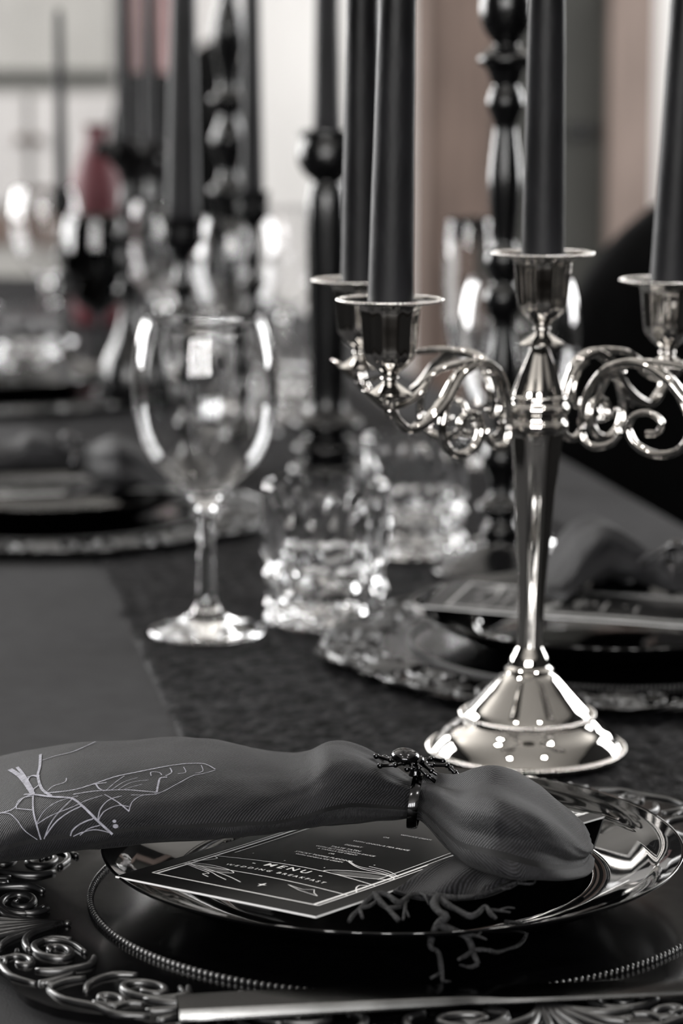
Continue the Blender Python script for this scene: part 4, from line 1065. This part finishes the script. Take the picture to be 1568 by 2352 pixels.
# ------------------------------------------------------------------ black rose in a bud vase
RB = P(300, 935, 0); RB.z = ZT
vase = part('bud_vase', lathe([(r, ZT + z) for r, z in [(0, .0004)] + smooth_prof([(.020, .0004), (.026, .006), (.030, .025), (.026, .050), (.014, .075), (.009, .10), (.009, .120), (.012, .128)], 4) + [(.010, .128), (.007, .118), (.006, .05), (0, .045)]], RB.x, RB.y, 40), M['blackwood'], None, loc=RB, sharp=40)
tag(vase, 'small glossy black bud vase holding the black rose', 'vase')
rc = PY(300, 372, RB.y)
rose = root('rose', (RB.x, RB.y, ZT + .05), 'black rose bloom on a dark stem in the bud vase', 'rose')
part('stem', sweep([(RB.x, RB.y, ZT + .05), (RB.x + .001, RB.y, ZT + .14), (rc.x, rc.y, rc.z - .022)], [.0022, .002, .0022], seg=8), M['petal'], rose)
def petal(az, tilt, r0, w_, h_, curl):
    V, FA = [], []; NU_, NV_ = 8, 8
    for i in range(NV_ + 1):
        v = i / NV_
        for j in range(NU_ + 1):
            u_ = (j / NU_ - .5) * 2
            wd = w_ * (sin(pi * min(.12 + v * .70, 1)) ** .8) * (1 - .35 * max(0, v - .8) * 5 * abs(u_) ** 2 * .4)
            a = u_ * wd / max(r0 + .3 * h_ * v, .004)
            rad = r0 * (.35 + .65 * v) + tilt * h_ * v + curl * max(0, v - .6) ** 2 * 4
            z = -.018 + h_ * v * (1 - .28 * u_ * u_ * v) - curl * 1.2 * max(0, v - .6) ** 2 * 4
            V.append((rc.x + rad * cos(az + a), rc.y + rad * sin(az + a), rc.z + z))
    for i in range(NV_):
        for j in range(NU_):
            q = i * (NU_ + 1) + j; FA.append((q, q + 1, q + NU_ + 2, q + NU_ + 1))
    return V, FA
pn_ = 0
for ring, (cnt, r0, w_, h_, ti, cu_) in enumerate(((3, .005, .008, .036, .02, .001), (4, .010, .013, .040, .08, .003), (5, .016, .017, .042, .18, .006), (6, .020, .020, .044, .22, .006), (7, .023, .022, .040, .26, .005))):
    for k in range(cnt):
        po_ = part('petal', petal(2 * pi * k / cnt + ring * .5, ti, r0, w_, h_, cu_), M['petal'], rose, sharp=None)
        po_.modifiers.new('thickness', 'SOLIDIFY').thickness = .0007
for (az, zz3) in ((.3, .10), (2.6, .13)):
    c = Vector((RB.x, RB.y, ZT + zz3 + .045)); d = Vector((cos(az), sin(az) * .4, .25))
    V = [c, c + d * .022 + Vector((0, .012, 0)), c + d * .03 + Vector((0, 0, -.003)), c + d * .022 + Vector((0, -.012, 0)), c + d * .052]
    part('leaf', (V, [(0, 1, 2), (0, 2, 3), (1, 4, 2), (2, 4, 3)]), M['petal'], rose).modifiers.new('thickness', 'SOLIDIFY').thickness = .0006

VB = P(228, 745, 0); VB.z = ZT
vh = PY(228, 285, VB.y).z - ZT
rv = part('bottle_vase', lathe([(r, ZT + z) for r, z in [(0, .0004)] + smooth_prof([(.026, .0004), (.034, .008), (.038, .06), (.037, vh * .45), (.036, vh * .62), (.030, vh * .78), (.016, vh * .90), (.014, vh * .97), (.017, vh)], 4) + [(.012, vh), (.010, vh * .9), (.022, vh * .6), (0, .02)]], VB.x, VB.y, 40), M['redglaze'], None, loc=VB, sharp=40)
tag(rv, 'dark red glazed bottle vase at the far end of the table behind the black rose', 'vase')

# ------------------------------------------------------------------ further place settings
def place(src, loc_delta, rz, pivot, label, group=None):
    c = copy_tree(src)
    Rm = Matrix.Rotation(rz, 3, 'Z')
    rel = Vector(src.location) - Vector(pivot)
    c.location = Vector(pivot) + Rm @ rel + Vector(loc_delta)
    c.rotation_euler = (0, 0, rz); c['label'] = label
    if group: c['group'] = group
    return c
def setting(px, py, rz, labels, nap_rz, with_menu=True, with_napkin=True, nap_off=(0, 0, 0), menu_rz=0.0):
    tgt = P(px, py, .003); tgt.z = ZT; dl = tgt - CH
    place(charger, dl, rz, CH, labels[0], 'ornate black chargers').scale = (.93, .93, 1)
    pl2 = copy_tree(plate); pl2.location = Vector((tgt.x, tgt.y, ZP)); pl2['label'] = labels[1]
    plc = Vector((PCX, PCY, ZT)); dlp = Vector((tgt.x, tgt.y, ZT)) - plc
    if with_napkin:
        place(napkin, dlp + Vector(nap_off), nap_rz, plc, labels[2], 'charcoal web napkins'); place(nring, dlp + Vector(nap_off), nap_rz, plc, labels[3], 'spider napkin rings')
    if with_menu: place(menu, dlp, menu_rz, plc, labels[4])
    return tgt
napkin['group'] = 'charcoal web napkins'; nring['group'] = 'spider napkin rings'
s2 = setting(1405, 1480, .2, ['black scrolled charger behind the candelabra foot, beside the second tumbler', 'glossy black plate on the charger behind the candelabra foot', 'charcoal napkin lying on the plate behind the candelabra',
        'spider napkin ring on the napkin behind the candelabra', 'black menu card on the plate behind the candelabra'], pi + .12, nap_off=(.045, .035, 0), menu_rz=-1.15)
s3 = setting(110, 1182, .35, ['black scrolled charger on the grey cloth behind the clear wine glass', 'glossy black plate on the charger behind the clear wine glass', 'charcoal napkin on the plate behind the clear wine glass',
        'spider napkin ring on the napkin behind the clear wine glass', 'black menu card on the plate behind the clear wine glass'], .12, nap_off=(.01, .02, 0), menu_rz=-.5)
s4 = setting(20, 905, .1, ['black scrolled charger at the far place setting, before the pale dresser', 'glossy black plate at the far place setting, before the pale dresser', '', '', ''], 0, False, False)

# spoon and fork beside the second setting
def cutlery(name, p0, p1, label, kind):
    d = (p1 - p0); L = .195; d.z = 0; d.normalize(); nn = Vector((-d.y, d.x, 0))
    o = root(name, (p0 + p1) / 2, label, name)
    B = lambda s, y, z: p0 + d * s + nn * y + Vector((0, 0, z))
    st = [(0, .0075, 0.002), (.02, .0072, .0025), (.06, .0050, .003), (.10, .0034, .005), (.13, .0030, .007), (.145, .0036, .0055)]
    part('handle', sweep([B(s, 0, z) for s, h_, z in st], [h_ for s, h_, z in st], seg=10, flat=.25, up=nn), M['gunmetal'], o, sharp=None)
    if kind == 'spoon':
        V, FA = [], []; n1, n2 = 16, 6
        for j in range(n2 + 1):
            for k in range(n1):
                th = 2 * pi * k / n1; rr = j / n2
                V.append(B(.168 + .027 * rr * cos(th), .0175 * rr * sin(th), .0015 + .0060 * rr ** 2))
        for j in range(n2):
            for k in range(n1): FA.append((j * n1 + k, (j + 1) * n1 + k, (j + 1) * n1 + (k + 1) % n1, j * n1 + (k + 1) % n1))
        b_ = part('bowl', (V, FA), M['gunmetal'], o, sharp=None); b_.modifiers.new('thickness', 'SOLIDIFY').thickness = .0012
    else:
        part('neck_plate', sweep([B(.142, 0, .0055), B(.152, 0, .004), B(.162, 0, .003)], [.0036, .0095, .0105], seg=10, flat=.12, up=nn), M['gunmetal'], o, sharp=None)
        for k in range(4):
            y = -.0084 + .0056 * k
            part('tine', sweep([B(.160, y, .003), B(.175, y, .002), B(.190, y, .0022), B(.202, y * .95, .005)], [.0014, .0013, .0012, .0005], seg=6, flat=.7, up=nn), M['gunmetal'], o, sharp=None)
    return o
cutlery('spoon', P(2150, 1640, .0), P(1500, 1640, .0), 'dark metal spoon lying on the runner beside the candelabra foot', 'spoon')

# ------------------------------------------------------------------ chairs
def chair(cx, cy, rz, label, top=1.0, wd=.46):
    o = root('dining_chair', (cx, cy, 0), label, 'chair', 'black upholstered chairs')
    hw = wd / 2
    def loc(V): return [Vector((cx, cy, 0)) + Vector(v) for v in V]
    # backrest: rounded-top cushion (faces +y)
    V, FA = [], []; NU_, NV_ = 20, 24
    def width(t):
        if t < .62: return hw * (.92 + .08 * t / .62)
        q = (t - .62) / .38
        return hw * (sqrt(max(1 - q ** 2.3, 0)) * .9 + .1 * (1 - q))
    for s in (0, 1):
        for i in range(NV_ + 1):
            t = i / NV_; z = .44 + (top - .44) * t; w_ = max(width(t), .012)
            for j in range(NU_ + 1):
                u_ = (j / NU_ - .5) * 2
                th_ = .012 + .030 * (1 - abs(u_) ** 3) * (1 - max(0, t - .85) / .15 * .8)
                y = -.20 - .10 * t * t + .04 * (u_ ** 2) + (th_ if s else -th_)
                V.append((u_ * w_, y, z))
    n = NU_ + 1; off = (NV_ + 1) * n
    for i in range(NV_):
        for j in range(NU_):
            a = i * n + j; FA.append((a, a + 1, a + n + 1, a + n)); FA.append((off + a, off + a + n, off + a + n + 1, off + a + 1))
    for j in range(NU_):
        FA.append((j, off + j, off + j + 1, j + 1)); a = NV_ * n + j; FA.append((a, a + 1, off + a + 1, off + a))
    for i in range(NV_):
        a = i * n; FA.append((a, a + n, off + a + n, off + a)); a = i * n + NU_; FA.append((a, off + a, off + a + n, a + n))
    part('backrest', (loc(V), FA), M['chair'], o, sharp=None)
    bV, bF = box(-hw, hw, -.22, .24, .38, .48, .03); part('seat', (loc(bV), bF), M['chair'], o)
    for (x, y) in ((-hw + .03, .20), (hw - .03, .20), (-hw + .03, -.19), (hw - .03, -.19)):
        sl = .03 if y < 0 else 0
        part('leg', (loc(sweep([(x, y - sl, 0), (x, y, .40)], [.014, .020], seg=8, spline=False)[0]), sweep([(x, y - sl, 0), (x, y, .40)], [.014, .020], seg=8, spline=False)[1]), M['blackwood'], o)
    o.rotation_euler.z = rz
    return o
q = PY(1640, 400, 2.75)
chair(q.x + .02, 2.98, radians(12), 'black chair with rounded back standing beside the silver candelabra side of the table', top=PY(1600, 372, 2.72).z, wd=.46)
q = PY(580, 160, 4.75)
chair(q.x, 5.0, radians(-42), 'black chair seen beyond the slim candle, in front of the bare white wall', top=PY(560, 165, 4.75).z, wd=.34)
q = PY(238, 60, 5.6)
chair(q.x, 5.95, radians(58), 'black rounded chair back in front of the pale dresser', top=PY(300, 90, 5.6).z, wd=.34)
